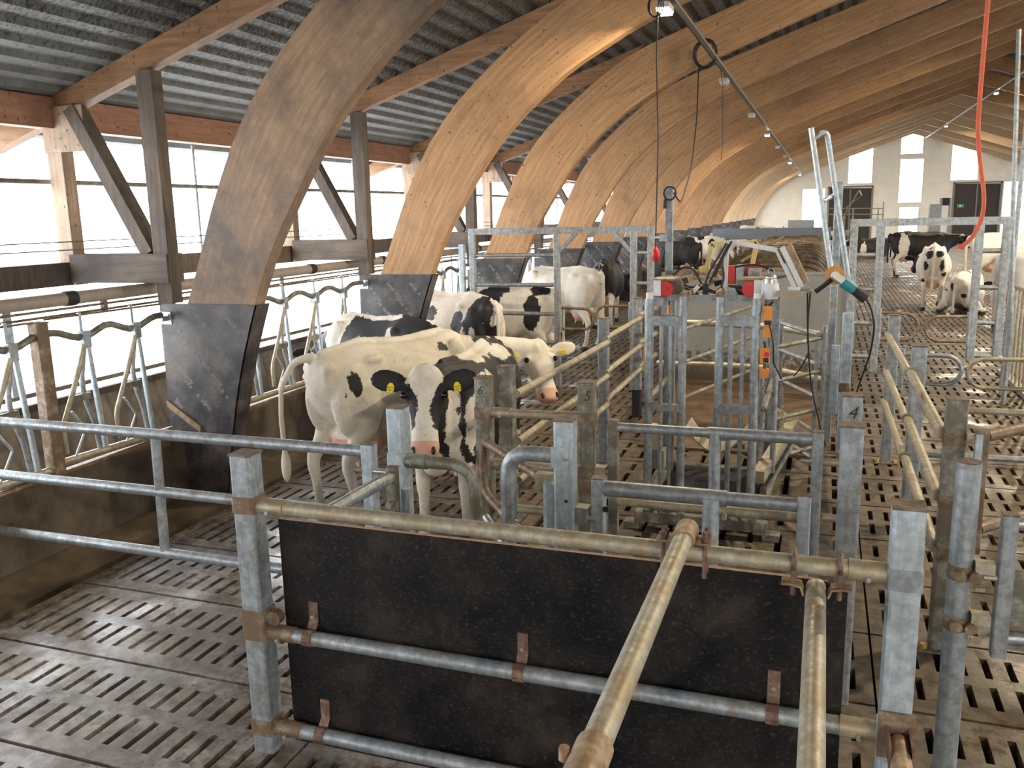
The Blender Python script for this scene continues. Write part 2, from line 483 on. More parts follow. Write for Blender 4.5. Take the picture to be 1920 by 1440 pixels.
# ---------------------------------------------------------------- floor
floor = struct(MB().box2((-6.5, YREAR, -0.62), (2*XR+6.5, YEND, -0.5)).build('floor', 'pit_dark'))
SLX, SLY = 2.505, 0.77
def slab_mesh(kind):
    w, h, t = SLX-0.012, SLY-0.022, 0.18
    xs = []; n = 21; pitch = 0.115; sw = 0.036; x0 = 0.075
    slots = []
    if kind == 0:
        for i in range(n):
            a = x0+i*pitch
            if i < 3: slots.append((a, a+sw, [(0.115, 0.635)]))
            else: slots.append((a, a+sw, [(0.115, 0.335), (0.425, 0.635)]))
    elif kind == 1:
        for i in range(n):
            a = x0+i*pitch
            slots.append((a, a+sw, [(0.115, 0.335), (0.425, 0.635)]))
    else:
        for i in range(12):
            a = x0+0.04+i*0.2
            slots.append((a, a+0.045, [(0.10, 0.36), (0.45, 0.66)] if i % 3 else [(0.10, 0.66)]))
    rows = [0, 0.10, 0.115, 0.335, 0.36, 0.425, 0.45, 0.635, 0.66, h]
    mb = MB()
    def q(xa, xb, ya, yb): mb.add([(xa, ya, 0), (xb, ya, 0), (xb, yb, 0), (xa, yb, 0)], [(0, 1, 2, 3)])
    def hole(xa, xb, ya, yb):
        v = [(xa, ya, 0), (xb, ya, 0), (xb, yb, 0), (xa, yb, 0)]; v += [(x, y, -t) for x, y, z in v]
        mb.add(v, [(0, 4, 5, 1), (1, 5, 6, 2), (2, 6, 7, 3), (3, 7, 4, 0)])
    px = 0.0
    for (xa, xb, ys) in slots:
        q(px, xa, 0, h); py = 0
        for (ya, yb) in ys:
            q(xa, xb, py, ya); hole(xa, xb, ya, yb); py = yb
        q(xa, xb, py, h); px = xb
    q(px, w, 0, h)
    v = [(0, 0, 0), (w, 0, 0), (w, h, 0), (0, h, 0)]; v += [(x, y, -t) for x, y, z in v]
    mb.add(v, [(0, 1, 5, 4), (1, 2, 6, 5), (2, 3, 7, 6), (3, 0, 4, 7)])
    return mb
SL = [slab_mesh(k) for k in range(3)]
def slab_me(mb, nm):
    me = bpy.data.meshes.new(nm); me.from_pydata(mb.v, [], mb.f); me.update()
    me.materials.append(MAT['slat_concrete']); return me
SLME = [slab_me(m, 'floor_slab') for m in SL]
X0S = -4.66
COLX = [X0S+SLX*i for i in range(8)]
Y0S = 3.431-0.77*2
far = MB(); nsl = 0
j = 0
y = Y0S - 0.77*13
while y < YEND-0.7:
    for i, x in enumerate(COLX):
        k = 0 if i == 0 else (2 if (i == 1 and 5.5 < y < 9.2 and x > -3) else 1)
        near = (Y0S-0.1 < y < 33) and i < 5 and (x < 0.62*y+1.2)
        if near and nsl < 300:
            o = ob('floor_slab', SLME[k], floor, (x, y, 0.0)); nsl += 1
        elif y > 0 or i < 4:
            far.add([(p[0]+x, p[1]+y, p[2]) for p in SL[k].v], SL[k].f)
    y += 0.77
fo = ob('floor_slab_field', slab_me(far, 'floor_slab_field'), floor); fo['kind'] = 'stuff'
# gutter, muck strip and kerb along the feed side (and its mirror on the far side)
for sgn, nm in ((0, 'left'), (1, 'right')):
    mx = (lambda x: x) if not sgn else (lambda x: 2*XR-x)
    def pr(poly, lo=YREAR, hi=YEND): return MB().prism([(mx(a), b) for a, b in poly], 1, lo, hi)
    trim = struct(pr([(-4.80, -0.03), (-4.80, -0.4), (-5.45, -0.4), (-5.45, 0.02), (-5.16, 0.03)]).build('trim_1' if not sgn else 'trim_2', 'gutter_mud'))
    kerb = struct(pr([(-5.20, -0.3), (-5.21, 0.56), (-5.23, 0.575), (-5.36, 0.575), (-5.38, 0.56), (-5.38, -0.3)]).build('baseboard_'+nm, 'kerb_dirty'))
    wl = pr([(-5.38, -0.3), (-5.38, 0.20), (-6.30, 0.24), (-6.42, 0.80), (-6.52, 0.80), (-6.52, -0.3)])
    wall = struct(wl.build('wall_'+nm, 'trough_concrete'))
    # longitudinal timbers: eave beam, girt; each is a child of the side wall
    pr([(-6.40, 3.20), (-6.26, 3.20), (-6.26, 3.46), (-6.40, 3.46)]).build('eave_beam', 'beam_wood', wall)
    pr([(-6.40, 1.86), (-6.27, 1.86), (-6.27, 2.06), (-6.40, 2.06)]).build('girt', 'strut_wood', wall)
    pr([(-6.46, 0.80), (-6.40, 0.80), (-6.40, 0.86), (-6.46, 0.86)]).build('sill_rail', 'dark_wood', wall)
    pr([(-6.46, 0.92), (-6.42, 0.92), (-6.42, 0.96), (-6.46, 0.96)]).build('sill_rail', 'conduit', wall)
    m2 = MB().tube([(mx(-6.46), YREAR, 2.76), (mx(-6.46), YEND, 2.76)], 0.022, 8); m2.build('curtain_tube', 'galv_dull', wall)
    for zz in (2.17, 2.24):
        MB().tube([(mx(-6.22), YREAR, zz), (mx(-6.22), YEND, zz)], 0.006, 6).build('winch_cable', 'galv_dull', wall)
    for yy in [5.95+BAY*k+2.0 for k in range(-2, 8)]:
        MB().tube([(mx(-6.48), yy, 0.9), (mx(-6.48), yy, 3.2)], 0.016, 6).build('curtain_rod', 'galv', wall)
ground = struct(MB().box2((-90, -60, -0.34), (-6.52, 140, -0.30)).build('ground', 'outdoor_concrete'))
ground2 = struct(MB().box2((2*XR+6.52, -60, -0.34), (100, 140, -0.30)).build('ground', 'outdoor_concrete'))

# ---------------------------------------------------------------- roof sheets: ribs run the length of the barn
def roof(mirror):
    mx = (lambda x: x) if not mirror else (lambda x: 2*XR-x)
    X = -7.1; prof = []
    p = 0.207
    while X < XR-0.02:
        for dx, dz in ((0.0, 0.0), (0.075, 0.0), (0.098, 0.042), (0.180, 0.042), (0.207, 0.0)):
            if X+dx <= XR: prof.append((X+dx, zroof(X+dx)+dz))
        X += p
    prof.append((XR, zroof(XR)))
    mb = MB(); n = len(prof)
    ys = [YREAR-0.5, YEND+0.6]
    for t in (0.0, 0.02):
        vs = [(mx(a), yy, b+t) for yy in ys for a, b in prof]
        mb.add(vs, [(i, i+1, n+i+1, n+i) for i in range(n-1)])
    return mb.build('ceiling', 'roof_sheet')
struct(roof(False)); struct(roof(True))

# ---------------------------------------------------------------- glulam arches with their eave frames
OUT = [(-5.20, 0.0), (-5.17, 0.9), (-5.05, 1.71), (-4.92, 1.98), (-4.72, 2.48), (-4.46, 3.0), (-4.28, 3.27), (-4.08, 3.52), (-3.88, 3.72), (-3.47, 4.07), (-3.05, 4.37), (-2.65, 4.605), (-2.2, 4.78), (-1.5, 5.03), (-0.5, 5.37), (1.0, 5.865), (3.0, 6.525), (XR, 7.165)]
INN = [(-4.82, 0.0), (-4.69, 0.66), (-4.55, 1.2), (-4.37, 1.71), (-4.2, 2.10), (-3.96, 2.50), (-3.63, 2.99), (-3.36, 3.30), (-3.09, 3.55), (-2.68, 3.87), (-2.25, 4.11), (-1.98, 4.25), (-1.53, 4.44), (-0.5, 4.83), (1.0, 5.365), (3.0, 6.045), (XR, 6.70)]
AW = 0.14
def smooth_line(pts, n=3):
    out = []
    for i in range(len(pts)-1):
        p0 = pts[max(0, i-1)]; p1 = pts[i]; p2 = pts[i+1]; p3 = pts[min(len(pts)-1, i+2)]
        for k in range(n):
            t = k/n
            out.append(tuple(0.5*(2*p1[a]+(-p0[a]+p2[a])*t+(2*p0[a]-5*p1[a]+4*p2[a]-p3[a])*t*t+(-p0[a]+3*p1[a]-3*p2[a]+p3[a])*t**3) for a in (0, 1)))
    out.append(pts[-1]); return out
OUTS, INNS = smooth_line(OUT), smooth_line(INN)
def arch_strip(mx):
    """side faces as quads between the two edges so the curve triangulates cleanly"""
    N = 48; mb = MB(); gr = []
    def res(l):
        d = [0]
        for i in range(1, len(l)): d.append(d[-1]+math.dist(l[i], l[i-1]))
        o = []
        for k in range(N+1):
            s = d[-1]*k/N; i = 1
            while i < len(d)-1 and d[i] < s: i += 1
            t = (s-d[i-1])/(d[i]-d[i-1]); o.append((l[i-1][0]+(l[i][0]-l[i-1][0])*t, l[i-1][1]+(l[i][1]-l[i-1][1])*t))
        return o
    A, B = res(OUTS), res(INNS)
    for yy in (0.0, AW):
        vs = [(mx(a), yy, b) for a, b in A]+[(mx(a), yy, b) for a, b in B]
        mb.add(vs, [(i, i+1, N+2+i, N+1+i) for i in range(N)])
        gr += [(13.0*i/N, q, yy*0.2) for q in (0.0, 0.62) for i in range(N+1)]
    for L in (A, B):
        vs = [(mx(a), yy, b) for yy in (0.0, AW) for a, b in L]
        mb.add(vs, [(i, i+1, N+2+i, N+1+i) for i in range(N)], True)
        gr += [(13.0*i/N, 0.0 if L is A else 0.62, yy) for yy in (0.0, AW) for i in range(N+1)]
    for L in (0, N):
        mb.add([(mx(A[L][0]), 0, A[L][1]), (mx(B[L][0]), 0, B[L][1]), (mx(B[L][0]), AW, B[L][1]), (mx(A[L][0]), AW, A[L][1])], [(0, 1, 2, 3)])
        gr += [(13.0*L/N, q, 0) for q in (0, 0.62, 0.62, 0)]
    return mb, gr
def make_arch(mirror, woodmat, clad=True):
    mx = (lambda x: x) if not mirror else (lambda x: 2*XR-x)
    t = thing('timber_arch', 'x', 'arch')
    mb, gr = arch_strip(mx); bo = mb.build('arch_beam', woodmat, t)
    assert len(gr) == len(bo.data.vertices)
    ga = bo.data.attributes.new('grain', 'FLOAT_VECTOR', 'POINT'); ga.data.foreach_set('vector', [c for g in gr for c in g])
    if clad:
        fr = [(-5.34, 0.0), (-5.335, 0.84), (-5.325, 1.71), (-4.355, 1.71)] + [(a+0.015, b) for a, b in reversed(INNS) if b < 1.70]
        fp = MB().prism([(mx(a), b) for a, b in fr], 1, -0.02, 0.0).build('cladding_panel', 'film_plywood', t)
        # faint diagonal maker's print on the film: short rows of stamped letters
        pm = MB(); rnd = random.Random(3)
        for r in range(5):
            for c in range(3):
                cx = -5.24+c*0.30+(r % 2)*0.12; cz = 1.60-r*0.185
                R = Matrix.Rotation(math.radians(48 if not mirror else -48), 3, 'Y')
                for L in range(9):
                    if L == 4 or rnd.random() < 0.1: continue
                    lx, lz = cx+L*0.022, cz-L*0.0245
                    if lx > -4.46-0.26*(1.71-lz) or lz < 0.80: continue
                    c0 = Vector((mx(lx), -0.0208, lz)); hh = 0.052 if L % 3 == 0 else 0.040
                    for (dx, dz, w_, h_) in ((-0.009, 0, 0.007, hh), (0.009, 0, 0.007, hh*0.8), (0, hh*0.3*(1 if L % 2 else -1), 0.02, 0.008), (0, 0, 0.016, 0.007)):
                        pm.box(c0+R @ Vector((dx, 0, dz)), (w_, 0.0012, h_), R)
        pm.build('stamped_print', 'clad_print', fp)['kind'] = 'stuff'
        L = [(a+0.015, b) for a, b in INNS if b < 1.70]+[(-4.355, 1.71)]
        sd = MB(); n = len(L)
        for off in (0.0, 0.018):
            vs = [(mx(a+off), yy, b) for yy in (-0.02, AW+0.02) for a, b in L]
            sd.add(vs, [(i, i+1, n+i+1, n+i) for i in range(n-1)])
        sd.add([(mx(L[-1][0]), -0.02, 1.71), (mx(L[-1][0]+0.018), -0.02, 1.71), (mx(L[-1][0]+0.018), AW+0.02, 1.71), (mx(L[-1][0]), AW+0.02, 1.71)], [(0, 1, 2, 3)])
        sd.build('side_cladding', 'film_plywood', t)
        MB().prism([(mx(a), b) for a, b in [(-5.33, 0.87), (-5.0, 0.66), (-5.0, 0.60), (-5.33, 0.81)]], 1, -0.045, -0.02).build('batten', 'old_wood', t)
    y0, y1 = 0.01, 0.13
    def zr(X): return 3.36+0.335*(X+5.92)
    MB().prism([(mx(a), b) for a, b in [(-7.05, zr(-7.05)+0.05), (-3.0, zr(-3.0)), (-2.5, zroof(-2.5)-0.005), (-7.05, zroof(-7.05)-0.005)]], 1, y0, y1).build('rafter', 'rafter_wood', t)
    MB().box2((mx(-6.39), 0.0, 1.86), (mx(-6.23), 0.13, 3.20)).build('outer_post', 'post_wood', t)
    MB().box2((mx(-6.40), -0.012, 3.0), (mx(-5.95), 0.0, 3.38)).build('gusset', 'post_wood', t)
    MB().box2((mx(-5.325), -0.03, 1.712), (mx(-5.175), 0.10, zr(-5.25)+0.02)).build('strut', 'strut_wood', t)
    MB().beam((mx(-6.08), 0.05, 3.36), (mx(-5.40), 0.05, 2.13), 0.12, 0.15, Vector((0, 1, 0))).build('diagonal_brace', 'strut_wood', t)
    MB().box2((mx(-6.23), -0.05, 1.885), (mx(-5.18), -0.01, 2.13)).build('tie_beam', 'tie_wood', t)
    MB().box2((mx(-6.23), 0.11, 1.885), (mx(-5.18), 0.15, 2.13)).build('tie_beam', 'tie_wood', t)
    return t
LAB_L = 'curved orange glulam arch on the feed barrier side with black plywood round its foot'
a_l = make_arch(False, 'glulam'); a_r = make_arch(True, 'glulam')
a_1 = make_arch(False, 'glulam_dirty')
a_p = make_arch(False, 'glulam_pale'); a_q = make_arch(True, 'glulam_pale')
LAB_P = 'pale curved timber arch in the far end of the barn before the gable'
a_1.location = (0, 5.95, 0)
a_1['label'] = 'darkest curved timber arch, grimy grey-brown wood, its black foot beside the first feed barrier post'
first = True; pale = [True]
for k, yy in enumerate(ARCH_Y):
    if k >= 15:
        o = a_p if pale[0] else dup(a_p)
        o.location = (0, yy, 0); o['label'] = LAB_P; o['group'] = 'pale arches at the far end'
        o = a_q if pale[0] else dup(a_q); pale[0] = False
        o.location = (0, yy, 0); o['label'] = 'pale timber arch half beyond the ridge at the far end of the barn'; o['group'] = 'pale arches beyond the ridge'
        continue
    if abs(yy-5.95) > 0.01:
        o = a_l if first else dup(a_l)
        first = False
        o.location = (0, yy, 0); o['label'] = LAB_L; o['group'] = 'arches along the feed barrier'
    o = a_r if k == 0 else dup(a_r)
    o.location = (0, yy, 0); o['label'] = 'straight timber arch half running down from the ridge to the far side'; o['group'] = 'arches on the far side of the ridge'

# ---------------------------------------------------------------- gable walls
def gable(Y, name, th=0.15):
    wl = struct(ob(name, None))
    ops = []
    def op(x0, x1, top0, top1, bot, nm):
        a = PY(x0, bot, YEND); b = PY(x1, bot, YEND)
        ops.append((a.x, b.x, a.z, PY(x0, top0, YEND).z, PY(x1, top1, YEND).z, nm))
    return wl, ops, op
Wn = [0]
def build_gable(name, Y, specs, d=0.15):
    """specs: (x0, x1, zbottom, ztop at x0, ztop at x1, kind) openings; kinds w window, d door, p peaked window"""
    xs = sorted(set([-6.4, 2*XR+6.4, XR] + [s[0] for s in specs] + [s[1] for s in specs]))
    mb = MB()
    def zt(X): return zroof(X if X < XR else 2*XR-X)+0.03
    for a, b in zip(xs[:-1], xs[1:]):
        m = (a+b)/2; segs = []
        for s in specs:
            if s[0] < m < s[1]:
                def top(X, s=s):
                    if s[5] == 'p':
                        u = (X-s[0])/(s[1]-s[0]); return s[3] + (s[4]-s[3])*(1-abs(2*u-1))
                    return s[3]+(s[4]-s[3])*(X-s[0])/(s[1]-s[0])
                segs.append((s[2], s[2], top(a), top(b)))
        segs.sort()
        za, zb = -0.3, -0.3
        for (ba, bb, ta, tb) in segs:
            mb.prism([(a, za), (b, zb), (b, bb), (a, ba)], 1, Y, Y+d); za, zb = ta, tb
        mb.prism([(a, za), (b, zb), (b, zt(b)), (a, zt(a))], 1, Y, Y+d)
    w = struct(mb.build(name, 'end_wall'))
    for s in specs:
        Wn[0] += 1
        if s[5] == 'd':
            o = struct(MB().box2((s[0], Y+0.03, s[2]), (s[1], Y+0.1, s[3])).build('door_%d' % Wn[0], 'door_dark'))
            MB().box2(((s[0]+s[1])/2-0.04, Y+0.0, s[2]), ((s[0]+s[1])/2+0.04, Y+0.03, s[3])).build('door_stile', 'door_frame', o)
            MB().box2((s[0]-0.06, Y-0.03, s[2]), (s[0]+0.06, Y+0.02, s[3]+0.08)).build('door_post', 'door_frame', o)
            MB().box2((s[1]-0.06, Y-0.03, s[2]), (s[1]+0.06, Y+0.02, s[3]+0.08)).build('door_post', 'door_frame', o)
            MB().box2((s[0]-0.06, Y-0.03, s[3]), (s[1]+0.06, Y+0.02, s[3]+0.1)).build('door_head', 'door_frame', o)
        else:
            m = (s[0]+s[1])/2
            poly = [(s[0], s[2]), (s[1], s[2]), (s[1], s[3] if s[5] == 'p' else s[4])]+([(m, s[4])] if s[5] == 'p' else [])+[(s[0], s[3])]
            o = struct(MB().prism(poly, 1, Y+0.08, Y+0.09).build('window_%d' % Wn[0], 'window_glass'))
            MB().box2((s[0]-0.06, Y-0.02, s[2]-0.08), (s[1]+0.06, Y+0.06, s[2])).build('window_sill', 'window_trim', o)
            MB().box2((s[0]-0.05, Y-0.01, s[2]), (s[0], Y+0.08, s[3])).build('window_frame', 'window_trim', o)
            MB().box2((s[1], Y-0.01, s[2]), (s[1]+0.05, Y+0.08, s[3] if s[5] == 'p' else s[4])).build('window_frame', 'window_trim', o)
    return w
def sp(x0, x1, t0, t1, b, k):
    return (PY(x0, b, YEND).x, PY(x1, b, YEND).x, PY(x0, b, YEND).z, PY(x0, t0, YEND).z, PY((x0+x1)/2 if k == 'p' else x1, t1, YEND).z, k)
SPEC = [sp(1502, 1543, 355, 354, 440, 'w'), sp(1549, 1630, 353, 353, 462, 'd'), sp(1590, 1634, 292, 275, 344, 'w'),
        sp(1689, 1730, 259, 249, 289, 'p'), sp(1684, 1727, 299, 298, 380, 'w'), sp(1684, 1719, 389, 389, 440, 'w'),
        sp(1782, 1832, 266, 282, 338, 'w'), sp(1781, 1869, 345, 344, 455, 'd'), sp(1875, 1925, 341, 340, 440, 'w')]
build_gable('wall_end', YEND, SPEC)
build_gable('wall_rear', YREAR-0.15, SPEC)      # the near gable, behind the camera, like the far one

# ================================================================== FEED BARRIER along the left kerb
BX = -5.255
def barrier(y0, y1, locks, label, bracket=True, opened=()):
    """opened: locks whose swing bar stands upright because a cow has her neck through"""
    t = thing('feed_barrier', label, 'feed barrier', None, (BX, y0, 0))
    L = y1-y0
    # wavy top rail: dips at every lock
    pts = []
    n = max(8, int(L/0.06))
    for i in range(n+1):
        yy = L*i/n
        z = 1.585
        d = min([abs(yy-l) for l in locks]+[9])
        ph = min(1, d/0.28)
        z += -0.035*math.cos(ph*math.pi)
        pts.append((0, yy, z))
    MB().tube(pts, 0.026, 10).build('top_rail', 'galv_dull', t)
    MB().tube([(0, 0, 0.655), (0, L, 0.625)], 0.030, 10).build('bottom_rail', 'galv_tan', t)
    MB().box2((-0.03, 0, 0.575), (0.035, L, 0.60)).build('kerb_plate', 'galv_brown', t)
    for k_, l in enumerate(locks):
        if k_ in opened:
            MB().tube([(0.035, l-0.01, 1.50), (0.035, l-0.045, 0.72)], 0.019, 8).build('swing_bar', 'galv_tan', t)
        elif l > 0.30:
            MB().tube(rounded([(0.035, l-0.02, 1.50), (0.035, l-0.16, 1.20), (0.035, l-0.31, 0.92), (0.035, l-0.30, 0.72)], 0.06), 0.019, 8).build('swing_bar', 'galv_tan', t)
            MB().box2((0.015, l-0.20, 1.085), (0.045, l-0.02, 1.135)).build('link_plate', 'galv_dull', t)
            MB().tube(rounded([(0.02, l-0.20, 1.02), (0.02, l-0.09, 0.86), (0.02, l-0.22, 0.66)], 0.02), 0.009, 6).build('keeper_rod', 'galv_new', t)
        MB().tube(rounded([(0, l+0.01, 1.53), (0, l-0.02, 1.38), (0, l-0.055, 1.24), (0, l-0.045, 1.08), (0, l+0.02, 0.90), (0, l+0.05, 0.64)], 0.08), 0.020, 8).build('bent_bar', 'galv', t)
        MB().beam((-0.01, l+0.045, 1.56), (-0.01, l+0.115, 0.64), 0.036, 0.036, Vector((1, 0, 0)), 0.01).build('fixed_bar', 'galv_new', t)
        MB().box2((-0.035, l-0.035, 1.475), (0.05, l+0.035, 1.60)).build('lock_bracket', 'galv', t)
        MB().box2((0.0, l-0.03, 1.60), (0.02, l-0.005, 1.74)).build('hang_strap', 'galv_new', t)
        MB().tube(arc((0, l-0.30, 1.615), 0.022, 0, math.pi, 6, (0, 1, 0), (0, 0, 1)), 0.005, 6).build('lug', 'galv_dull', t)
    MB().tube([(0.01, 0, 1.725), (0.01, L, 1.715)], 0.009, 6).build('release_rod', 'galv_brown', t)
    if bracket:
        MB().tube([(0, L-0.01, 1.585), (0, L+0.066, 1.585)], 0.022, 10).build('rail_stub', 'galv', t)
        bk = MB().box2((-0.075, L+0.062, 1.535), (0.045, L+0.071, 1.64)).build('mounting_plate', 'galv_new', t)
        MB().cone((0.022, L+0.062, 1.61), (0.022, L+0.05, 1.61), 0.011, 0.011, 6).build('bolt', 'bolt', bk)
    return t
fp = thing('feed_barrier_post', 'brown-stained square steel post of the feed barrier nearest the left gate', 'post', None, (BX, 4.63, 0))
MB().sweep([(0, 0, 0.575), (0, 0, 1.70)], rrect(0.10, 0.10, 0.012), Vector((0, 1, 0))).build('post_tube', 'galv_brown', fp)
MB().box2((-0.052, -0.052, 1.70), (0.052, 0.052, 1.712)).build('post_cap', 'cap_rust', fp)
barrier(3.2, 4.58, [0.62, 1.17], 'galvanised headlock feed barrier beside the left gate, before its square post', bracket=False)
barrier(4.68, 5.86, [0.33, 0.85], 'galvanised headlock feed barrier between the square post and the grimy dark arch')
barrier(6.12, 9.29, [0.36, 0.93, 1.50, 2.10, 2.70], 'galvanised headlock feed barrier behind the white cow, after the grimy dark arch', opened=(4,))
BN = ['beside the black-and-white cow whose rump is by the gate frame', 'behind the tall gate frame', 'in front of the white cow with bony hips', 'beyond the tall gate frame, further down the wall', 'still further down the wall past the black cow']
for k in range(5):
    barrier(9.55+BAY*k, 12.72+BAY*k, [0.36, 0.93, 1.50, 2.10, 2.70], 'galvanised headlock feed barrier '+BN[k], opened=((2, 4), (4,), (), (), ())[k])

# service pipes above the barrier
t = thing('water_pipe', 'thick grey plastic pipe strapped above the feed barrier', 'pipe')
MB().tube([(-5.52, -2, 1.83), (-5.52, 40, 1.80)], 0.052, 12).build('pipe_body', 'pvc_grey', t)
for k, yy in enumerate([5.18+1.715*i for i in range(-1, 12)]):
    MB().tube([(-5.52, yy-0.05, 1.825), (-5.52, yy+0.05, 1.825)], 0.060, 12).build('pipe_clamp', 'black_rubber', t)
    MB().box2((-5.56, yy-0.58, 1.15), (-5.545, yy-0.51, 1.86)).build('hanger_strap', 'galv_new', t)
for z, nm in ((1.765, 'upper of the two thin brown rods running below the grey plastic pipe'), (1.72, 'lower of the two thin brown rods running below the grey plastic pipe')):
    t = thing('steel_rod', nm, 'rod')
    MB().tube([(-5.44, -2, z), (-5.44, 40, z-0.03)], 0.011, 6).build('rod_bar', 'galv_brown', t)
    MB().box2((-5.46, 5.42, z-0.025), (-5.42, 5.46, z+0.02)).build('rod_clip', 'rust', t)

# ================================================================== FENCES, GATES AND POSTS
GV, GT, GN, GD, GB = 'galv', 'galv_tan', 'galv_new', 'galv_dull', 'galv_brown'
def post(t, x, y, z1, w=0.10, mat=GV, z0=0.0, cap='cap_rust', name='post'):
    p = MB().sweep([(x, y, z0), (x, y, z1)], rrect(w, w, w*0.13), Vector((0, 1, 0))).build(name, mat, t)
    if cap: MB().box2((x-w*0.52, y-w*0.52, z1), (x+w*0.52, y+w*0.52, z1+0.009)).build('post_cap', cap, p)
    return p
def stile(t, x, y, z0, z1, w=0.055, mat=GV, cap=True, name='stile'):
    p = MB().sweep([(x, y, z0), (x, y, z1)], rrect(w, w, 0.007), Vector((0, 1, 0))).build(name, mat, t)
    if cap: MB().box2((x-w*0.5, y-w*0.5, z1), (x+w*0.5, y+w*0.5, z1+0.006)).build('stile_cap', 'cap_rust', p)
    return p
def rail(t, a, b, r=0.033, mat=GT, name='rail', seg=14):
    return MB().tube([a, b], r, seg).build(name, mat, t)
def collar(t, x, y, z, w=0.112, h=0.075, mat=GB):
    return MB().sweep([(x, y, z-h/2), (x, y, z+h/2)], rrect(w, w, w*0.13), Vector((0, 1, 0))).build('collar', mat, t)
def sleeve(t, a, b, r=0.038, mat=GT):
    s = MB().tube([a, b], r, 14).build('sleeve', mat, t)
    m = (Vector(a)+Vector(b))/2
    MB().cone(m+Vector((0, -r-0.002, -0.012)), m+Vector((0, -r-0.016, -0.012)), 0.009, 0.009, 6).build('bolt', 'bolt', s)
    return s
def bolt(t, p, d, r=0.012, l=0.02, mat='bolt', name='bolt'):
    p = Vector(p); return MB().cone(p, p+Vector(d).normalized()*l, r, r, 6).build(name, mat, t)

# ---- front fence (the one that carries the black panel)
FY = 3.0
ff = thing('pen_fence', 'front fence of two square posts and three round rails carrying the black panel', 'fence')
post(ff, -2.315, FY, 1.405, 0.102, GV); post(ff, 0.305, FY, 1.42, 0.102, GN)
for z in (1.177, 0.585, 0.115):
    rail(ff, (-2.27, FY, z), (0.26, FY, z), 0.033, GT if z > 1 else GV)
    collar(ff, -2.315, FY, z+0.01); sleeve(ff, (-2.26, FY, z), (-2.13, FY, z), 0.037, GT if z > 1 else GB)
    collar(ff, 0.305, FY, z+0.0, mat=GV); sleeve(ff, (0.13, FY, z), (0.255, FY, z), 0.038, GT)
collar(ff, -2.315, FY, 0.66, 0.115, 0.075, GB)
MB().cone((-2.225, FY-0.02, 0.66), (-2.225, FY+0.02, 0.66), 0.034, 0.034, 12).build('hinge_ear', GB, ff)
# ---- plywood panel strapped behind the rails
pp = thing('plywood_panel', 'large black film-faced plywood panel strapped to the front fence, bare tan edge on top', 'panel')
MB().box2((-2.205, 3.045, 0.03), (0.02, 3.063, 1.105)).build('board', 'panel_black', pp)
MB().box2((-2.203, 3.0465, 1.105), (0.018, 3.0615, 1.1075)).build('bare_edge', 'ply_edge', pp)
MB().box2((-0.03, 3.066, 0.03), (0.135, 3.08, 1.09)).build('overlap_board', 'panel_black', pp)
def strap(x, z, up=True):
    pts = [(x, 3.043, z+0.15), (x, 3.041, z+0.06)]
    for i in range(7):
        a = math.radians(60 + i*40); pts.append((x, FY+0.037*math.sin(a)*-1+0.0 if False else FY-0.037*math.cos(math.radians(120-i*40)), z+0.037*math.sin(math.radians(120-i*40))))
    pts.append((x, 3.042, z-0.05))
    s = MB().sweep(pts, rrect(0.005, 0.045), Vector((1, 0, 0))).build('strap', 'rust', pp)
    bolt(s, (x, 3.04, z+0.085), (0, -1, 0), 0.009, 0.014)
strap(-2.055, 0.585); strap(-1.075, 0.585); strap(-2.03, 0.115); strap(-0.1, 0.585)

# ---- three loose pipes that come in towards the walkway and are clamped to the front fence
t = thing('brace_pipe', 'tan pipe resting on top of the front rail under a rusty clamp with upright bolts', 'pipe')
a, b = Vector((-0.425, 3.03, 1.245)), Vector((-0.41, 0.9, 1.285))
MB().tube([a, b], 0.034, 16).build('pipe_body', GT, t)
MB().tube([a+Vector((0, 0.02, 0)), a+Vector((0, -0.11, 0.002))], 0.042, 16).build('clamp_saddle', 'rust_tan', t)
for sx in (-1, 1):
    c = MB().box((a.x+sx*0.068, a.y-0.045, 1.232), (0.06, 0.085, 0.007)).build('clamp_ear', 'rust_tan', t)
    for dy in (-0.025, 0.025):
        MB().cone((a.x+sx*0.075, a.y-0.045+dy, 1.10), (a.x+sx*0.075, a.y-0.045+dy, 1.275 if (sx > 0) else 1.262), 0.008, 0.008, 8).build('bolt_shank', 'rust', c)
        MB().cone((a.x+sx*0.075, a.y-0.045+dy, 1.236), (a.x+sx*0.075, a.y-0.045+dy, 1.254), 0.015, 0.015, 6).build('nut', 'rust', c)
MB().tube([b.lerp(a, 0.34), b.lerp(a, 0.27)], 0.042, 16).build('coupling', 'rust_tan', t)
bolt(t, b.lerp(a, 0.30)+Vector((-0.05, 0.02, 0.0)), (0, 0, 1), 0.012, 0.03, 'rust_tan')
t = thing('brace_pipe', 'tan pipe hung below the front rail on two rusty U-bolts', 'pipe')
a, b = Vector((0.028, 3.02, 1.09)), Vector((0.028, 0.9, 1.03))
MB().tube([a, b], 0.034, 16).build('pipe_body', GT, t)
for sx in (-1, 1):
    u = MB().tube([(a.x+sx*0.075, FY-0.045, 1.08), (a.x+sx*0.075, FY-0.047, 1.18)] + arc((a.x+sx*0.075, FY, 1.178), 0.047, math.pi, 0, 8, (0, 1, 0), (0, 0, 1)) + [(a.x+sx*0.075, FY+0.045, 1.10)], 0.009, 8).build('u_bolt', 'rust', t)
    MB().sweep([(a.x+sx*0.04, FY-0.03, 1.085), (a.x+sx*0.05, FY-0.03, 1.115), (a.x+sx*0.08, FY-0.03, 1.122), (a.x+sx*0.115, FY-0.03, 1.12)], rrect(0.007, 0.06), Vector((0, 1, 0))).build('clamp_ear', 'rust_tan', t)
t = thing('brace_pipe', 'short rust-brown pipe in a bracket on the right front post', 'pipe')
